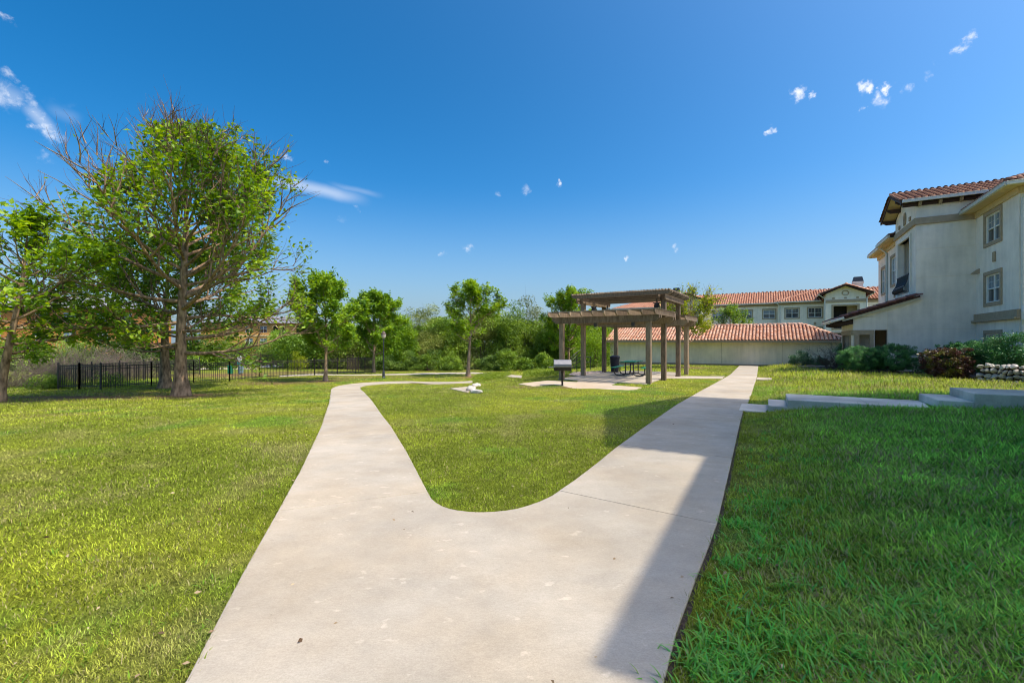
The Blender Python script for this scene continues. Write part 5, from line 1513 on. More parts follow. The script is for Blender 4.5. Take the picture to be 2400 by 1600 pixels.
# ================================================================== vegetation
def leaf_mesh(name, C, D, size, rnd, mat, rng, width=.42, fold=.25):
    """leaves: two triangles each, folded along the midrib"""
    C = np.asarray(C, float); D = np.asarray(D, float); n = len(C)
    D = D / (np.linalg.norm(D, axis=1, keepdims=True) + 1e-9)
    Q = rng.normal(size=(n, 3)); Q[:, 2] *= .5
    S = np.cross(D, np.array([0, 0, 1.0])[None] + Q * .55); S /= (np.linalg.norm(S, axis=1, keepdims=True) + 1e-9)
    U = np.cross(S, D)
    sz = np.asarray(size)[:, None]
    base = C; tip = C + D * sz - U * sz * .12
    mid = C + D * sz * .45
    l = mid + S * sz * width * .5 + U * sz * fold * .4; r = mid - S * sz * width * .5 + U * sz * fold * .4
    V = np.stack([base, l, tip, r], 1).reshape(-1, 3)
    o = (np.arange(n) * 4)[:, None]
    F = np.concatenate([o + np.array([[0, 2, 1]]), o + np.array([[0, 3, 2]])])
    return np_mesh(name, V, F, mat, rnd=np.repeat(np.clip(rnd, 0, 1), 4))

class Wood:
    def __init__(self): self.v, self.f, self.n = [], [], 0
    def tube(self, pts, rad, n):
        V, F = tube_arrays(pts, rad, n)
        self.v += V; o = self.n
        self.f += [(a + o, b + o, c + o, d + o) for (a, b, c, d) in F]; self.n += len(V)
    def build(self, name, mat, parent):
        if not self.f: return None
        me = np_mesh(name, np.array([tuple(p) for p in self.v]), np.array(self.f), mat, smooth=True)
        return link_mesh(name, me, parent)

def poly_branch(rng, a, d, ln, n, curl, wob):
    pts = [Vector(a)]; d = Vector(d).normalized(); st = ln / n
    for i in range(n):
        d = (d + Vector((0, 0, curl / n)) + Vector((rng.gauss(0, wob), rng.gauss(0, wob), rng.gauss(0, wob * .7)))).normalized()
        pts.append(pts[-1] + d * st)
    return pts

def along(pts, f):
    k = f * (len(pts) - 1); i = min(int(k), len(pts) - 2); q = k - i
    return pts[i].lerp(pts[i + 1], q), (pts[i + 1] - pts[i]).normalized()

def make_tree(name, label, base, H, R_, rt, h0, seed, nlimb=24, nsec=9, ntw=5, leaf=.11, lpt=12, leafmat=None, bark='bark', prof=None, lean=(0, 0),
              el=(8, 62), leafy=None, wind=(0, 0, 0), group=None, twiglen=.55, twig_r=.006, twigmat='twig', top=.93, sink=.15, limb_wob=.10, curl=.55, env=None, clip=None, airy=.08, cat="tree"):
    rng = random.Random(seed); nr = np.random.default_rng(seed)
    t = empty(name, base); tag(t, label, cat, group)
    if prof is None: prof = lambda q: math.sin(math.pi * min(1, max(0, .12 + .80 * q))) ** .8
    if env is None: env = (H * (h0 + 1.0) * .5, R_, H * (1 - h0) * .52)
    def inside_env(p_, k=1.0):
        return ((p_.x - lean[0] * p_.z) / (env[1] * k)) ** 2 + ((p_.y - lean[1] * p_.z) / (env[1] * k)) ** 2 + ((p_.z - env[0]) / (env[2] * k)) ** 2 < 1
    W, TW = Wood(), Wood()
    LC, LD, LS, LR = [], [], [], []
    wv = np.array(wind, float)
    # trunk
    n = 12; tp = []
    for i in range(n + 1):
        q = i / n
        tp.append(Vector((lean[0] * q * H + math.sin(q * 5 + seed) * .012 * H * q, lean[1] * q * H + math.cos(q * 4.1 + seed * 2) * .012 * H * q, -sink + (H * top + sink) * q)))
    tr = [rt * ((1 - i / n) ** .9 * .92 + .06) * (1.0 + .75 * max(0, .10 - i / n) / .10) for i in range(n + 1)]
    W.tube(tp, tr, 12)
    # root flare
    def leaves(pts, dens, cl):
        m = max(1, int(dens * rng.uniform(.7, 1.3)))
        for _ in range(m):
            f = rng.uniform(.15, 1.02); p_, d_ = along(pts, min(f, .999))
            if leafy is not None and rng.random() > leafy(p_): continue
            LC.append((p_.x + rng.gauss(0, leaf * .55), p_.y + rng.gauss(0, leaf * .55), p_.z + rng.gauss(0, leaf * .45)))
            LD.append((d_.x + rng.gauss(0, .8) + wv[0], d_.y + rng.gauss(0, .8) + wv[1], d_.z * .3 + rng.gauss(0, .5) + wv[2]))
            LS.append(leaf * rng.uniform(.65, 1.25)); LR.append(cl + rng.gauss(0, .16))
    for i in range(nlimb):
        q = (i + rng.uniform(.1, .9)) / nlimb
        h = h0 + (top - .03 - h0) * q ** .9
        p0, _ = along(tp, (h * H + sink) / (H * top + sink))
        rad0 = float(np.interp(h, [0, top], [tr[0] * .7, tr[-1]]))
        az = i * 2.39996 + rng.uniform(-.5, .5)
        e = R(el[0] + (el[1] - el[0]) * q + rng.uniform(-9, 9))
        ln = max(.3, R_ * prof(q) * rng.uniform(.82, 1.12) / max(.45, math.cos(e * .8)))
        d = Vector((math.cos(az) * math.cos(e), math.sin(az) * math.cos(e), math.sin(e)))
        ln = max(ln, R_ * .8)
        lp = poly_branch(rng, p0, d, ln, 14, curl, limb_wob * .8)
        kq = rng.uniform(.82, 1.02)
        while len(lp) > 4 and not (inside_env(lp[-1], kq) and (clip is None or clip(lp[-1]))): lp.pop()
        ln = sum((lp[k + 1] - lp[k]).length for k in range(len(lp) - 1)); nl = len(lp) - 1
        r0 = min(rad0 * .48, .014 * ln + .010)
        W.tube(lp, [r0 * (1 - k / nl) + .006 for k in range(nl + 1)], 7)
        ns = max(3, int(nsec * ln / R_))
        for j in range(ns):
            f = .22 + .78 * (j + rng.random()) / ns
            p_, d_ = along(lp, min(f, .999))
            ax = d_.cross(Vector((rng.gauss(0, 1), rng.gauss(0, 1), rng.gauss(0, 1)))).normalized()
            d2 = (d_ + ax * rng.uniform(.5, 1.1) + Vector((0, 0, .22))).normalized()
            l2 = ln * (.42 * (1 - f) + .16) * rng.uniform(.7, 1.25)
            sp = poly_branch(rng, p_, d2, l2, 5, curl * .6, .12)
            r2 = min(r0 * .5, .012 * l2 + .006)
            W.tube(sp, [r2 * (1 - k / 5) + twig_r * .6 for k in range(6)], 5)
            cl = rng.uniform(.1, .85); lk = 0.0 if rng.random() < airy else rng.uniform(.6, 1.5)
            bare_ = leafy is not None and leafy(sp[-1]) < .06
            for k in range(ntw if not bare_ else max(2, ntw // 2)):
                f3 = .15 + .85 * (k + rng.random()) / ntw
                p3, d3 = along(sp, min(f3, .999))
                ax = d3.cross(Vector((rng.gauss(0, 1), rng.gauss(0, 1), rng.gauss(0, 1)))).normalized()
                d4 = (d3 + ax * rng.uniform(.35, .9) + Vector((0, 0, .25)) + Vector(wind) * .3).normalized()
                pts = poly_branch(rng, p3, d4, twiglen * rng.uniform(.55, 1.4), 3, .3, .12)
                TW.tube(pts, [twig_r, twig_r * .8, twig_r * .6, twig_r * .35], 3)
                if lk > 0: leaves(pts, lpt * lk, cl + rng.gauss(0, .12))
    W.build("trunk", MAT[bark], t); tw_ = TW.build("twigs", MAT[twigmat], t)
    if tw_: tw_["kind"] = "stuff"
    if LC:
        link_mesh("crown", leaf_mesh("crown", LC, LD, LS, np.array(LR), leafmat, nr, width=.62), t)
    return t

def make_bush(name, label, base, w, d, h, seed, clumps=70, per=110, leaf=.07, mat=None, stems=10, cat="shrub", group=None, boxy=False, twig='twig_red', zlift=.0, wind=(0, 0, 0), clump_r=.16, bare=0, spread=.35, rot=0.0):
    rng = random.Random(seed); nr = np.random.default_rng(seed)
    t = empty(name, base, rot); tag(t, label, cat, group)
    C = nr.normal(size=(clumps, 3)); C /= np.linalg.norm(C, axis=1, keepdims=True)
    if boxy:
        C = C / (np.abs(C) ** 4).sum(1, keepdims=True) ** .25
        rr = nr.uniform(.45, 1.0, (clumps, 1)) ** .5
    else:
        rr = nr.uniform(.2, 1.0, (clumps, 1)) ** .5
    C = C * rr
    C[:, 2] = np.abs(C[:, 2]) * (1.0 if not boxy else 1.0) if not boxy else (C[:, 2] * .5 + .5)
    lump = 1 + .22 * np.sin(C[:, :1] * 3.1 + seed) * np.cos(C[:, 1:2] * 2.3 + seed * 2)
    if boxy: lump = 1 + .07 * np.sin(C[:, :1] * 6 + seed)
    zz = C[:, 2:] * (.97 if boxy else .92)
    C = np.c_[C[:, :1] * w / 2 * lump, C[:, 1:2] * d / 2 * lump, zlift + (zz * lump + .06) * (h - zlift) * .92]
    cr = clump_r * (w * d * h) ** (1 / 3)
    shade = nr.uniform(.0, 1.0, clumps)
    k = nr.integers(0, clumps, clumps * per)
    off = nr.normal(size=(len(k), 3)); off /= np.linalg.norm(off, axis=1, keepdims=True)
    off = off * cr * 1.7 * nr.uniform(.15, 1.0, (len(k), 1)) ** .5 * np.array([1, 1, .75])
    P = C[k] + off
    P[:, 2] = np.clip(P[:, 2], .02, None)
    out = P - np.array([0, 0, h * .35]); out /= np.linalg.norm(out, axis=1, keepdims=True) + 1e-6
    D = out * .6 + nr.normal(size=P.shape) * .8 + np.array(wind)
    sz = leaf * nr.uniform(.6, 1.3, len(P))
    rnd = shade[k] + nr.normal(size=len(P)) * .15
    link_mesh("foliage", leaf_mesh("foliage", P, D, sz, rnd, mat, nr), t)
    W = Wood()
    for i in range(stems):
        a = rng.uniform(0, 6.28); r0 = rng.uniform(0, .25)
        j = C[rng.randrange(clumps)]
        tip = Vector(j); st = Vector((math.cos(a) * w * r0 * .5, math.sin(a) * d * r0 * .5, -.1))
        md = st.lerp(tip, .5) + Vector((rng.gauss(0, .05) * w, rng.gauss(0, .05) * d, .08 * h))
        W.tube([st, st.lerp(md, .5), md, md.lerp(tip, .5), tip], [.035, .03, .022, .014, .006] if h > 2 else [.016, .013, .010, .007, .004], 5)
    for i in range(bare):
        j = Vector(C[rng.randrange(clumps)]); d_ = (j - Vector((0, 0, h * .3))).normalized() + Vector((rng.gauss(0, spread), rng.gauss(0, spread), rng.uniform(.1, .7)))
        pts = poly_branch(rng, j, d_, rng.uniform(.12, .32) * h, 3, .4, .15)
        W.tube(pts, [.008, .006, .004, .003], 3)
    W.build("stems", MAT[twig], t)
    return t

def make_brush(name, label, base, w, h, seed, n=160, lean=(.5, 0), mat='twig', group=None, leafmat=None, leaves=0, leaf=.05):
    """leafless thicket of arching stems"""
    rng = random.Random(seed); nr = np.random.default_rng(seed)
    t = empty(name, base); tag(t, label, "brush", group)
    W = Wood(); LC, LD, LS = [], [], []
    for i in range(n):
        a = Vector((rng.uniform(-w / 2, w / 2), rng.uniform(-w * .25, w * .25), -.05))
        d = Vector((rng.gauss(0, .45) + lean[0], rng.gauss(0, .4) + lean[1], rng.uniform(.5, 1.2)))
        ln = h * rng.uniform(.5, 1.15)
        pts = poly_branch(rng, a, d, ln, 6, -.5, .10)
        W.tube(pts, [.013, .011, .009, .007, .006, .005, .003], 3)
        for k in range(5):
            p_, d_ = along(pts, rng.uniform(.35, .98))
            q = poly_branch(rng, p_, d_ + Vector((rng.gauss(0, .6), rng.gauss(0, .6), rng.gauss(.1, .5))), ln * rng.uniform(.12, .3), 2, 0, .15)
            W.tube(q, [.006, .005, .003], 3)
            for _ in range(leaves):
                LC.append(tuple(q[-1] + Vector((rng.gauss(0, .07), rng.gauss(0, .07), rng.gauss(0, .07))))); LD.append((rng.gauss(0, 1), rng.gauss(0, 1), rng.gauss(0, .6))); LS.append(leaf * rng.uniform(.6, 1.3))
    W.build("stems", MAT[mat], t)
    if LC: link_mesh("foliage", leaf_mesh("foliage", LC, LD, LS, nr.uniform(.1, .9, len(LC)), leafmat, nr), t)
    return t

LF = {}
LF['bright'] = M_leaf("leaf_bright", [(.07, .15, .012), (.20, .35, .018), (.37, .52, .035)], .38)
LF['oak'] = M_leaf("leaf_tree", [(.045, .11, .012), (.16, .29, .018), (.33, .46, .028)], .34)
LF['young'] = M_leaf("leaf_young", [(.07, .16, .016), (.18, .33, .025), (.32, .47, .05)], .38)
LF['olive'] = M_leaf("leaf_olive", [(.075, .11, .028), (.21, .26, .055), (.38, .42, .10)], .28)
LF['deep'] = M_leaf("leaf_deep", [(.04, .09, .020), (.12, .215, .035), (.24, .36, .06)], .25)
LF['mid'] = M_leaf("leaf_mid", [(.055, .12, .018), (.17, .29, .032), (.33, .46, .06)], .3)
LF['yellow'] = M_leaf("leaf_yellow", [(.12, .18, .014), (.26, .33, .018), (.42, .44, .025)], .4)
LF['hedge'] = M_leaf("leaf_hedge", [(.035, .12, .045), (.09, .26, .08), (.16, .38, .11)], .22, .35, .5)
LF['cedar'] = M_leaf("leaf_cedar", [(0.031, 0.078, 0.042), (0.057, 0.143, 0.073), (0.104, 0.221, 0.104)], .15)
LF['purple'] = M_leaf("leaf_purple", [(0.099, 0.026, 0.044), (0.187, 0.048, 0.066), (0.110, 0.066, 0.044)], .2, .35, .5)
LF['photinia'] = M_leaf("leaf_photinia", [(.05, .022, .02), (.12, .05, .045), (.10, .07, .03), (.22, .24, .035)], .22, .3, .6)
LF['grey'] = M_leaf("leaf_greygreen", [(.10, .135, .055), (.20, .24, .10), (.32, .36, .17)], .25)
LF['cover'] = M_leaf("leaf_groundcover", [(0.085, 0.145, 0.017), (0.187, 0.272, 0.024), (0.323, 0.391, 0.034)], .3)
LF['dead'] = M_leaf("leaf_dead", [(0.128, 0.093, 0.088), (0.204, 0.153, 0.136), (0.272, 0.212, 0.187)], .15)

# ---- the tall tree at the left --------------------------------------------
B1 = G(425, 926)
YS = B1.y
PXM = YS / FPX            # metres per photograph pixel at this tree
def proj1(p_):
    return 1200 + FPX * (B1.x + p_.x) / (B1.y + p_.y), 800 - FPX * (B1.z + p_.z - CAM_H) / (B1.y + p_.y)
def lf_big(p_):
    x, y = proj1(p_)
    # bare tips at upper left, top and far right; leaves elsewhere
    if y < 292: return 0.0
    if x < 300: lim = 370 + (300 - x) * .45
    elif x < 330: lim = 330
    else: lim = 292 + max(0, x - 560) * .9
    if y < lim: return .02
    if y < lim + 50: return .45
    if x < 110: return .12 if y < 700 else .7
    if x > 640: return .45 if y > 520 else .1
    return 1.0
def clip_big(p_):
    x, y = proj1(p_)
    top = 240 + abs(x - 400) * .30 + (max(0, 150 - x) * .9)
    return y > top and 8 < x < 715
make_tree("shade_tree", "tall spreading tree with bare twigs above its leaves, left lawn", B1, 13.0, 7.0, .25, .135, 11, env=(6.6, 6.6, 6.1), clip=clip_big, nlimb=54, nsec=16, ntw=6, leaf=.215, lpt=12, airy=.36, leafmat=LF['oak'], bark='bark',
          prof=lambda q: .80 + .35 * math.sin(math.pi * (q * .9 + .05)) - .62 * q ** 2.4, el=(-14, 74), leafy=lf_big, wind=(.35, 0, 0), twiglen=.85, twig_r=.009, twigmat='twig_red', top=.86, curl=.62, lean=(.004, 0))
B0 = G(-4, 941)
make_tree("shade_tree", "leaning tree cut off by the left edge of the picture", B0, 6.9, 3.5, .15, .20, 5, env=(3.8, 3.2, 2.7), nlimb=28, nsec=10, ntw=5, leaf=.21, lpt=11, airy=.25, leafmat=LF['bright'], bark='bark', el=(-8, 60), lean=(.16, 0), wind=(.3, 0, 0), twiglen=.6, twig_r=.007, twigmat='twig_red')
B2 = G(388, 908)
make_tree("shade_tree", "darker tree standing close behind the tall spreading tree", B2, 8.6, 4.9, .26, .18, 23, nlimb=32, nsec=11, ntw=5, leaf=.23, lpt=13, leafmat=LF['oak'], bark='bark', el=(-12, 60), wind=(.2, 0, 0), twiglen=.7)
# ---- young trees on the lawn -----------------------------------------------
B3 = G(763, 892)
make_tree("young_tree", "young tree with round airy crown left of the lamp post", B3, 6.9, 3.1, .13, .26, 31, nlimb=26, nsec=10, ntw=5, leaf=.20, lpt=24, leafmat=LF['young'], bark='bark_pale', el=(15, 72), twiglen=.42)
B4 = G(876, 873)
make_tree("young_tree", "young tree directly behind the lamp post", B4, 7.0, 3.0, .13, .20, 37, nlimb=28, nsec=10, ntw=5, leaf=.20, lpt=24, leafmat=LF['young'], bark='bark_pale', el=(10, 66), twiglen=.42)
B5 = G(1097, 881)
make_tree("young_tree", "wind bent young tree before the thicket, pale trunk", B5, 7.1, 2.9, .15, .33, 43, nlimb=22, nsec=9, ntw=5, leaf=.19, lpt=17, leafmat=LF['bright'], bark='bark_pale', el=(12, 72), lean=(.035, 0), wind=(.5, 0, 0), twiglen=.5)
B6 = G(1333, 866)
make_tree("young_tree", "bright green tree behind the left pergola posts", B6, 8.8, 3.5, .16, .14, 47, nlimb=34, nsec=11, ntw=5, leaf=.19, lpt=19, leafmat=LF['bright'], bark='bark', el=(2, 72), lean=(.012, 0), twiglen=.5, wind=(.2, 0, 0))
B6b = G(1392, 862)
make_bush("shrub", "bright leafy shrub between the pergola posts and garage wall", B6b, 3.6, 2.6, 4.8, 301, clumps=60, per=130, leaf=.14, mat=LF['bright'], stems=12)
# crape-like small tree at the right back corner of the pergola
B7 = G(1612, 862)
PX7 = B7.y / FPX
def lf7(p_):
    y = 862 - p_.z / PX7
    if y < 700: return .10
    if y < 725: return .5
    return 1.0
make_tree("small_tree", "sparse yellow green tree by the pergola's back corner", B7, 5.7, 3.1, .085, .30, 53, nlimb=22, nsec=9, ntw=5, leaf=.18, lpt=15, leafmat=LF['yellow'], bark='bark', el=(18, 78), leafy=lf7, lean=(.03, 0), twiglen=.65, twig_r=.008, twigmat='twig')
# trees between garage and far building
p_ = DP(1712, 800, 52); p_.z = -.6
make_tree("small_tree", "bushy green tree rising behind the garage roof", p_, 6.1, 2.9, .12, .25, 57, nlimb=24, nsec=9, ntw=5, leaf=.17, lpt=11, leafmat=LF['mid'], bark='bark', el=(10, 66), twiglen=.5)
p_ = DP(1828, 800, 50); p_.z = -.6
make_bush("shrub", "feathery grey green shrub top above the garage ridge", p_, 3.6, 2.6, 4.35, 61, clumps=50, per=110, leaf=.12, mat=LF['grey'], stems=14, bare=60, wind=(0, 0, .8))
p_ = DP(1890, 800, 49); p_.z = -.6
make_bush("shrub", "small yellowish shrub top peeking over the garage hip", p_, 2.0, 1.8, 3.9, 62, clumps=26, per=80, leaf=.10, mat=LF['cover'], stems=10, bare=30, wind=(0, 0, .8))

# ---- thicket along the back -----------------------------------------------
TH = [  # px centre, base py, width px, top py, foliage, label
    (925, 868, 74, 745, 'young', "light green leafy tree right behind the lamp post"),
    (985, 867, 96, 738, 'olive', "soft olive willow-like shrub in the thicket's left part"),
    (1043, 866, 80, 738, 'mid', "dense green shrub left of the wind bent tree"),
    (1120, 866, 104, 722, 'olive', "tall olive shrub directly behind the wind bent tree"),
    (1190, 866, 100, 712, 'mid', "tall mixed green shrub right of the wind bent tree"),
    (1248, 865, 92, 700, 'grey', "tall grey green twiggy shrub left of the pergola"),
    (1300, 866, 76, 760, 'mid', "green shrub behind the grill")]
for i, (px, py, w, top, lf, lab) in enumerate(TH):
    b_ = G(px, py); b_ = b_ + Vector((0, 1.6 + (i % 2) * 1.2, 0)); m_ = b_.y / FPX
    hgt = ((py - top) * m_ + .3) * (1.04 if lf == 'grey' else 1.16)
    make_bush("thicket_shrub", lab, b_, w * m_ * 1.15, w * m_ * .9, hgt, 400 + i, clumps=75, per=150, leaf=.23 if lf != 'olive' else .20, mat=LF[lf], stems=16, bare=30 if lf in ('grey', 'olive') else 8, clump_r=.10, zlift=.15)
UND = [(905, 'deep', "low dark shrub under the tree behind the lamp post"), (955, 'deep', "low dark shrub at the left foot of the thicket"), (1003, 'mid', "low green shrub in the left thicket undergrowth"), (1052, 'mid', "green undergrowth shrub left of the pale trunk"),
       (1145, 'deep', "dark undergrowth shrub right of the pale trunk"), (1190, 'mid', "low leafy green shrub at the middle of the thicket edge"), (1232, 'mid', "rounded low shrub at the thicket's right part"), (1275, 'mid', "low green shrub behind the barbecue grill")]
for i, (px, lf, lab) in enumerate(UND):
    b_ = G(px, 868.5); m_ = b_.y / FPX
    make_bush("undergrowth_shrub", lab, b_, 62 * m_, 2.0, (34 + 10 * (i % 3)) * m_, 450 + i, clumps=34, per=130, leaf=.17, mat=LF[lf], stems=14, bare=14, clump_r=.12)
# backdrop of the wood further behind, reads as one mass
nr = np.random.default_rng(77)
n = 60000
ang = nr.uniform(-.36, .16, n)
px_ = 1200 + FPX * np.tan(nr.uniform(math.atan((640 - 1200) / FPX), math.atan((1440 - 1200) / FPX), n))
Yd = nr.uniform(52, 62, n)
topy = 752 + 14 * np.sin(px_ * .021) + 10 * np.sin(px_ * .053 + 1)
topy = np.where(px_ < 900, topy + 22, topy)
zt = CAM_H + (800 - topy) / FPX * Yd
zb_ = -2.0
zz = zb_ + (zt - zb_) * np.sqrt(nr.uniform(0, 1, n))
Pw = np.c_[(px_ - 1200) / FPX * Yd, Yd, zz]
Pw += nr.normal(size=Pw.shape) * .25
wood = link_mesh("far_wood", leaf_mesh("far_wood", Pw, nr.normal(size=Pw.shape), nr.uniform(.25, .5, n), fbm(Pw[:, 0] * .6, Pw[:, 2] * .9 + Pw[:, 1], 9), LF['mid'], nr))
tag(wood, "dense dark wood behind the thicket", "wood", kind="stuff")

# ---- bushes beyond the run (left middle distance) ----------------------------
MID = [(500, 66, 84, 782, 'deep', "dark green bush below the ochre building, leftmost"), (545, 62, 80, 790, 'mid', "mid green bush below the tall tree's right branches"), (592, 64, 76, 785, 'deep', "dark evergreen bush in front of the ochre building"),
       (640, 60, 70, 790, 'mid', "fresh green bush right below the ochre building"), (688, 62, 90, 785, 'deep', "dark bush behind the young tree's trunk"), (785, 52, 110, 770, 'mid', "green bush filling the gap between the two young trees"), (835, 50, 90, 765, 'olive', "olive bush beside the close fence panel")]
for i, (px, Y, w, top, lf, lab) in enumerate(MID):
    b_ = DP(px, 800, Y + 4); b_.z = zg1(b_.x, b_.y); m_ = b_.y / FPX
    make_bush("distant_bush", lab, b_, w * m_ * 1.2, w * m_, CAM_H + (800 - top) * m_ - b_.z, 500 + i, clumps=70, per=70, leaf=.24, mat=LF[lf], stems=4, clump_r=.13)
b_ = DP(699, 800, 47); b_.z = zg1(b_.x, b_.y)
make_bush("sapling", "small yellow green sapling behind the iron fence", b_, 1.5, 1.5, 2.2, 520, clumps=22, per=90, leaf=.12, mat=LF['yellow'], stems=5, cat="sapling")
LB = [(40, 44, 150, 790, 'mid', "green bush behind the leaning left tree"), (165, 46, 150, 778, 'mid', "broad green bush below the burnt orange building"), (285, 47, 140, 782, 'deep', "dark bush behind the tall tree, left side"), (370, 46, 120, 800, 'deep', "dark bush behind the two tree trunks"), (455, 48, 110, 785, 'mid', "green bush right of the tall tree's trunk")]
for i, (px, Y, w, top, lf, lab) in enumerate(LB):
    b_ = DP(px, 800, Y); b_.z = zg1(b_.x, b_.y); m_ = b_.y / FPX
    make_bush("distant_bush", lab, b_, w * m_ * 1.15, w * m_ * .7, CAM_H + (800 - top) * m_ - b_.z, 530 + i, clumps=50, per=130, leaf=.26, mat=LF[lf], stems=6, clump_r=.11)
# leafless brush
for i, (px, py, w, h, lab) in enumerate([(40, 906, 4.5, 2.3, "grey leafless brush beside the left gate"), (105, 904, 3.6, 2.1, "tangled dry brush just left of the gate panels"), (215, 888, 4.6, 2.6, "dry grey brush showing behind the gate"), (300, 882, 4.5, 2.3, "grey thorny brush behind the fence near the tall tree"), (180, 875, 6.0, 3.4, "tall pale brush heap behind the run")]):
    b_ = G(px, py); make_brush("dry_brush", lab, b_, w, h, 600 + i, n=190, lean=(.55, 0), mat='twig', leafmat=LF['grey'], leaves=1, leaf=.07)
for i, (px, py, w, h, lab) in enumerate([(95, 911, 2.2, .8, "low green weeds at the foot of the left brush"), (130, 910, 1.5, .7, "low dark green plant against the gate"), (255, 906, 2.4, .9, "green weeds inside the gate corner")]):
    b_ = G(px, py); make_bush("weed_clump", lab, b_, w, 1.2, h, 620 + i, clumps=24, per=70, leaf=.09, mat=LF['mid'], stems=8, cat="weeds")

# ---- low ground cover by the pergola -----------------------------------------
def cover(label, pts, h, n, seed, z=None, mat='cover', name="ground_cover"):
    nr = np.random.default_rng(seed)
    P = [(p_.x, p_.y) for p_ in pts]
    X = nr.uniform(min(p_[0] for p_ in P), max(p_[0] for p_ in P), n * 5); Y = nr.uniform(min(p_[1] for p_ in P), max(p_[1] for p_ in P), n * 5)
    ok = inside(P, X, Y); X, Y = X[ok][:n], Y[ok][:n]
    zz = (zg(X, Y)) + nr.uniform(.02, 1, len(X)) ** .6 * h * (.7 + .5 * fbm(X * 2, Y * 2, seed))
    o = link_mesh(name, leaf_mesh(name, np.c_[X, Y, zz], nr.normal(size=(len(X), 3)) * np.array([1, 1, .5]) + np.array([0, 0, .3]), nr.uniform(.05, .11, len(X)), fbm(X * 3, Y * 3, 5) + nr.normal(size=len(X)) * .12, LF[mat], nr))
    tag(o, label, "ground cover", kind="stuff"); NO_GRASS.append(P)
cover("low clipped ground cover beside the end of the middle walk", poly_px([(1107, 899), (1110, 893), (1118, 884), (1150, 879), (1190, 877.5), (1199, 881), (1180, 886), (1140, 893)]), .28, 9000, 1)
cover("bed of ground cover left of the pergola, striped by its shadow", poly_px([(1225, 886), (1228, 876), (1260, 871), (1340, 868), (1340, 880), (1300, 885), (1255, 887.5)]), .30, 11000, 2)

# ---- shrubs along the right building -----------------------------------------
def bush_px(name, label, px0, px1, py, top, lf, seed, d=1.2, **kw):
    b_ = G(.5 * (px0 + px1), py); m_ = b_.y / FPX
    return make_bush(name, label, b_ + Vector((0, d * .5, 0)), (px1 - px0) * m_, d, (py - top) * m_, seed, mat=LF[lf], **kw)
bush_px("leaning_shrub", "dark windswept shrub against the garage wall", 1866, 1926, 858.5, 822, 'cedar', 701, d=1.3, clumps=40, per=90, leaf=.10, stems=16, wind=(1.0, 0, .5), bare=40, clump_r=.10)
bush_px("small_shrub", "small dark pointed shrub between windswept and brown shrubs", 1924, 1952, 858.5, 836, 'cedar', 702, d=.9, clumps=22, per=70, leaf=.10, stems=8, wind=(.2, 0, .8))
b_ = G(1985, 866)
make_brush("dry_shrub", "brown leafless shrub in front of the porch", b_, 1.9, 1.55, 703, n=210, lean=(-.15, 0), mat='twig_red', leafmat=LF['dead'], leaves=2, leaf=.05)
bush_px("flat_top_shrub", "dark flat-topped evergreen behind the brown shrub", 1968, 2020, 863, 806, 'hedge', 704, d=1.2, clumps=40, per=120, leaf=.06, stems=10, zlift=.95, clump_r=.09)
bush_px("hedge", "left one of two clipped green hedges by the blank wall", 2003, 2092, 875, 812, 'hedge', 705, d=1.6, clumps=420, per=100, leaf=.05, stems=26, boxy=True, zlift=.10, clump_r=.042)
bush_px("hedge", "right one of two clipped green hedges by the blank wall", 2088, 2168, 876, 807, 'hedge', 706, d=1.6, clumps=380, per=95, leaf=.05, stems=30, boxy=True, zlift=.10, clump_r=.042)
bush_px("small_shrub", "loose small green plant between hedge and purple shrub", 2168, 2206, 876, 838, 'hedge', 707, d=.9, clumps=24, per=45, leaf=.09, stems=12)
bush_px("purple_shrub", "small dark purple shrub left of the mottled red hedge", 2204, 2240, 880, 826, 'purple', 708, d=.9, clumps=34, per=70, leaf=.09, stems=14, bare=16, zlift=.1)
bush_px("red_hedge", "mottled red and green clipped hedge beside the stone wall", 2232, 2302, 891, 816, 'photinia', 709, d=1.5, clumps=260, per=60, leaf=.08, stems=20, boxy=True, clump_r=.045)
b_ = G(2345, 893); m_ = b_.y / FPX
make_bush("hedge", "broad green hedge above the stone wall", b_ + Vector((.3, 1.5, .25)), 92 * m_, 1.5, 76 * m_, 710, clumps=330, per=80, leaf=.065, mat=LF['hedge'], stems=20, boxy=True, clump_r=.042)
b_ = G(2418, 897); m_ = b_.y / FPX
make_bush("tall_shrub", "tall pointed green shrub at the right edge", b_ + Vector((.3, 1.2, .25)), 74 * m_, 1.6, 112 * m_, 711, clumps=100, per=140, leaf=.08, mat=LF['hedge'], stems=16, clump_r=.10, bare=20)

# ================================================================== lawn grass
nr = np.random.default_rng(2024)
NB = 760000
# polar scatter around the place where the walk forks, denser close by; the lawn goes on well outside the frame
rr = np.exp(nr.uniform(math.log(1.7), math.log(42), NB) ** 1.0)
aa = nr.uniform(-1.05, 1.12, NB)
X = rr * np.sin(aa); Y = rr * np.cos(aa)
keep = np.ones(NB, bool)
for P in NO_GRASS: keep &= ~inside(P, X, Y)
bed_p = [(v.co.x, v.co.y) for v in bed.data.vertices[:14]]
keep &= ~inside(bed_p, X, Y)
dd = dirt_at(X, Y)
keep &= nr.uniform(0, 1, NB) > dd * 1.05
s_ = S30 * X + C30 * Y; t_ = C30 * X - S30 * Y
keep &= ~((s_ > 41.0) & (t_ > -13.3)) & ~((t_ > 3.9) & (s_ > 30.3)) & ~((t_ > 8.8) & (s_ > 26)) & ~((t_ > 4.9) & (s_ < 8.3)) & ~((t_ > 6.3) & (s_ < 15.6))
X, Y, rr, dd = X[keep], Y[keep], rr[keep], dd[keep]
n = len(X)
t_ = C30 * X - S30 * Y
right = sstep(-.7, .8, t_)
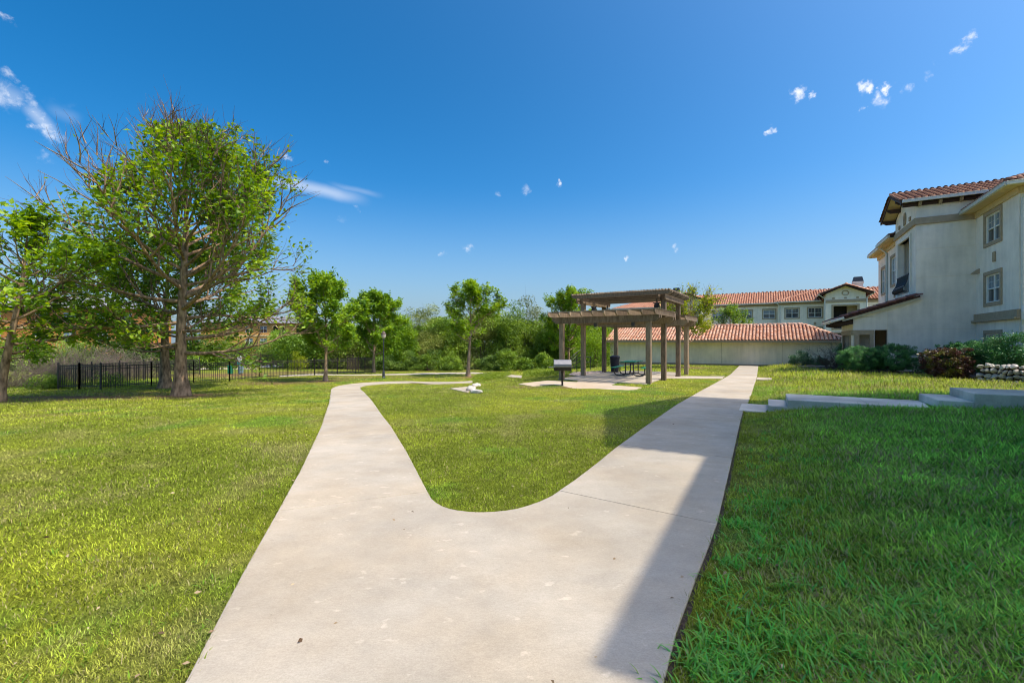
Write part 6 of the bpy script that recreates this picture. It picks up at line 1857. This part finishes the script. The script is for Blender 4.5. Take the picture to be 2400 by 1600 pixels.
clump = fbm(X * 2.2, Y * 2.2, 40)
wid = (.0017 + .00115 * rr ** .95) * (1 + .55 * right)
hgt = (.024 + .0022 * rr) * (.55 + .9 * nr.uniform(0, 1, n)) * (1 + .6 * (clump - .45)) * (.80 + .85 * right)
az = nr.uniform(0, 2 * np.pi, n)
tilt = nr.uniform(.55, 1.42, n)
Z = zg(X, Y) + (fbm(X * .8, Y * .8, 21) - .5) * .03 - .012
dx, dy = np.cos(az), np.sin(az)
sx, sy = -dy, dx
LB_ = hgt * (1.08 + .3 * right)
b0 = np.c_[X - sx * wid * .5, Y - sy * wid * .5, Z - .004]; b1 = np.c_[X + sx * wid * .5, Y + sy * wid * .5, Z - .004]
mL = LB_ * .5 * np.sin(tilt * .75); tL = mL + LB_ * .5 * np.sin(np.minimum(tilt * 1.15, 1.6))
mz = LB_ * .5 * np.cos(tilt * .75); tz = mz + LB_ * .5 * np.cos(np.minimum(tilt * 1.15, 1.6))
mid = np.c_[X + dx * mL, Y + dy * mL, Z + mz]
m0 = mid - np.c_[sx, sy, np.zeros(n)] * (wid * .42)[:, None]; m1 = mid + np.c_[sx, sy, np.zeros(n)] * (wid * .42)[:, None]
tip = np.c_[X + dx * tL, Y + dy * tL, Z + tz]
fine = fbm(X * 7.0, Y * 7.0, 61, 3)
col = lawn_colour(X, Y) * (.45 + 1.25 * nr.uniform(0, 1, n) ** 1.3)[:, None] * (.70 + .65 * clump - right * .28 + right * .75 * fbm(X * 1.3, Y * 1.3, 123))[:, None] * (.58 + .88 * fine)[:, None]
straw = (nr.uniform(0, 1, n) < .07 + .07 * right + .25 * dd + .25 * np.clip(fbm(X * 1.1, Y * 1.1, 88) - .58, 0, 1) * 4)
col[straw] = np.array([.52, .46, .22]) * nr.uniform(.5, 1.1, straw.sum())[:, None]
col = np.c_[col, np.ones(n)]
MAT['blade'] = M_tint("grass_blade", .42)
nearm = rr < 9
def pack(mask, seg2):
    k = int(mask.sum())
    if seg2:
        V = np.stack([b0[mask], b1[mask], m0[mask], m1[mask], tip[mask]], 1).reshape(-1, 3)
        o = (np.arange(k) * 5)[:, None]
        F = np.concatenate([o + np.array([[0, 1, 3]]), o + np.array([[0, 3, 2]]), o + np.array([[2, 3, 4]])])
        C = np.repeat(col[mask], 5, 0)
    else:
        V = np.stack([b0[mask], b1[mask], tip[mask]], 1).reshape(-1, 3)
        F = (np.arange(k) * 3)[:, None] + np.array([[0, 1, 2]])
        C = np.repeat(col[mask], 3, 0)
    return V, F, C
V1, F1, C1 = pack(nearm, True); V2, F2, C2 = pack(~nearm, False)
Vg = np.concatenate([V1, V2]); Fg = np.concatenate([F1, F2 + len(V1)]); Cg = np.concatenate([C1, C2])
gr = link_mesh("lawn_grass", np_mesh("lawn_grass", Vg, Fg, MAT['blade'], col=Cg)); tag(gr, "mown grass of the lawns", "grass", kind="stuff")

# blades leaning over the edges of the walks
EX, EY = [], []
for P in NO_GRASS[:4]:
    Q = np.array(P + [P[0]]); d = np.linalg.norm(np.diff(Q, axis=0), axis=1)
    for i in range(len(Q) - 1):
        if d[i] < 1e-4: continue
        dirv = (Q[i + 1] - Q[i]) / d[i]; nrm = np.array([dirv[1], -dirv[0]])
        m_ = .5 * (Q[i] + Q[i + 1]); dist = np.hypot(*m_)
        if m_[1] < .8 or dist > 16: continue
        k = int(d[i] * 260 / (1 + .25 * dist))
        u = nr.uniform(0, 1, k)[:, None]; w_ = nr.uniform(-.012, .03, k)[:, None]
        for sg in (-1, 1):
            q = Q[i] + (Q[i + 1] - Q[i]) * u + nrm * w_ * sg
            EX.append(q[:, 0]); EY.append(q[:, 1])
EX, EY = np.concatenate(EX), np.concatenate(EY)
ok = np.ones(len(EX), bool)
for P in NO_GRASS[:4]:
    c_ = np.array(P).mean(0); ok &= ~inside([(c_[0] + (p_[0] - c_[0]) * .996, c_[1] + (p_[1] - c_[1]) * .996) for p_ in P], EX, EY)
for P in NO_GRASS[4:]: ok &= ~inside(P, EX, EY)
EX, EY = EX[ok], EY[ok]; k = len(EX); er = np.hypot(EX, EY)
eh = nr.uniform(.022, .068, k) * (1 + .02 * er); ew = .0024 + .0009 * er; ea = nr.uniform(0, 6.283, k); et = nr.uniform(.55, 1.42, k)
ez = zg(EX, EY) - .004
e0 = np.c_[EX - np.sin(ea) * ew * .5, EY + np.cos(ea) * ew * .5, ez]; e1 = np.c_[EX + np.sin(ea) * ew * .5, EY - np.cos(ea) * ew * .5, ez]
e2 = np.c_[EX + np.cos(ea) * eh * np.sin(et), EY + np.sin(ea) * eh * np.sin(et), ez + eh * np.cos(et) + .006]
ec = np.c_[lawn_colour(EX, EY) * nr.uniform(.4, 1.3, k)[:, None], np.ones(k)]
eg = link_mesh("edge_grass", np_mesh("edge_grass", np.stack([e0, e1, e2], 1).reshape(-1, 3), (np.arange(k) * 3)[:, None] + np.array([[0, 1, 2]]), MAT['blade'], col=np.repeat(ec, 3, 0))); tag(eg, "grass blades leaning over the edges of the walk", "grass", kind="stuff")

# fallen leaves and clippings on lawn and walk
k = 420
lr = np.exp(nr.uniform(math.log(1.9), math.log(16), k)); la = nr.uniform(-.95, .98, k)
lx, ly = lr * np.sin(la), lr * np.cos(la)
onp = np.zeros(k, bool)
for P in NO_GRASS[:3]: onp |= inside(P, lx, ly)
kp = ~onp | (nr.uniform(0, 1, k) < .25)
lx, ly, onp = lx[kp], ly[kp], onp[kp]; k = len(lx)
lz = zg(lx, ly) + np.where(onp, .017, .022)
ld_ = nr.normal(size=(k, 3)) * np.array([1, 1, .12])
lit = link_mesh("leaf_litter", leaf_mesh("leaf_litter", np.c_[lx, ly, lz], ld_, nr.uniform(.012, .045, k), nr.uniform(0, 1, k), M_leaf("leaf_litter", [(.10, .06, .03), (.30, .20, .10), (.52, .44, .28)], .1), nr, width=.55, fold=.1)); tag(lit, "scattered dry leaves and clippings on lawn and walk", "leaf litter", kind="stuff")

# coarse long-bladed tufts on the shaded bank and along the walk's edge
rng = random.Random(99)
VT, FT_, CT = [], [], []
def tuft(x, y, nb, ln, sc, left=False):
    z = zg1(x, y) - .01
    ca = rng.uniform(0, 6.28)
    for _ in range(nb):
        a = rng.uniform(0, 6.28) if rng.random() < .5 else ca + rng.gauss(0, .7)
        L_ = ln * rng.uniform(.45, 1.15); w_ = .0052 * sc * rng.uniform(.7, 1.3); le = rng.uniform(.5, 1.6)
        ox, oy = rng.gauss(0, .045 * sc), rng.gauss(0, .045 * sc)
        d_ = Vector((math.cos(a), math.sin(a), 0)); s2 = Vector((-d_.y, d_.x, 0))
        p0 = Vector((x + ox, y + oy, z)); g = (rng.uniform(.13, .26), rng.uniform(.40, .60), rng.uniform(.05, .11), 1)
        if left: g = (rng.uniform(.20, .34), rng.uniform(.32, .46), rng.uniform(.03, .05), 1)
        k = len(VT); segs = 4
        for i in range(segs + 1):
            q = i / segs
            p_ = p0 + d_ * (L_ * le * .75 * q ** 1.5) + Vector((0, 0, L_ * (q - .42 * le * q * q)))
            ww = w_ * (1 - q ** 2 * .95)
            VT.append(p_ - s2 * ww); VT.append(p_ + s2 * ww); CT.append(g); CT.append(g)
        for i in range(segs): FT_.append((k + 2 * i, k + 2 * i + 1, k + 2 * i + 3, k + 2 * i + 2))
spots = []
for (px, py, sp, cnt) in [(1660, 1560, .10, 16), (1760, 1560, .13, 16), (1800, 1490, .10, 6), (2000, 1540, .2, 10), (2250, 1500, .2, 14), (2330, 1420, .2, 14), (2200, 1270, .2, 12), (2320, 1230, .22, 14), (1850, 1290, .16, 12), (1760, 1240, .16, 14), (1860, 1180, .2, 14),
                          (1780, 1190, .16, 10), (2120, 1400, .16, 8), (1930, 1400, .15, 8), (2250, 1360, .2, 12), (2380, 1560, .15, 10), (1900, 1560, .14, 8), (2100, 1560, .14, 8), (1990, 1300, .18, 8), (2280, 1140, .3, 12), (2050, 1120, .3, 10), (1880, 1080, .3, 10), (2350, 1050, .3, 10), (1700, 1380, .05, 5), (1730, 1330, .06, 5)]:
    c = G(px, py)
    for _ in range(int(cnt * 1.7)): spots.append((c.x + rng.gauss(0, sp), c.y + rng.gauss(0, sp)))
for _ in range(420):
    a = rng.uniform(.25, .86); r_ = math.exp(rng.uniform(math.log(2.2), math.log(10)))
    x, y = r_ * math.sin(a), r_ * math.cos(a)
    if C30 * x - S30 * y > -.3: spots.append((x, y))
for _ in range(60):
    a = rng.uniform(-.9, -.45); r_ = math.exp(rng.uniform(math.log(2.4), math.log(7))); spots.append((r_ * math.sin(a), r_ * math.cos(a)))
sx_, sy_ = np.array([q[0] for q in spots]), np.array([q[1] for q in spots])
ok = np.ones(len(spots), bool)
for P in NO_GRASS: ok &= ~inside(P, sx_, sy_)
for (x, y), k in zip(spots, ok):
    if k:
        rgt = C30 * x - S30 * y > -.6
        tuft(x, y, rng.randint(7, 18), rng.uniform(.06, .13) if rgt else rng.uniform(.035, .06), 1.0 if rgt else .7, not rgt)
tf = link_mesh("coarse_grass", np_mesh("coarse_grass", np.array([tuple(v) for v in VT]), np.array(FT_), MAT['blade'], col=np.array(CT))); tag(tf, "coarse long bladed tufts in the shaded bank", "grass", kind="stuff")
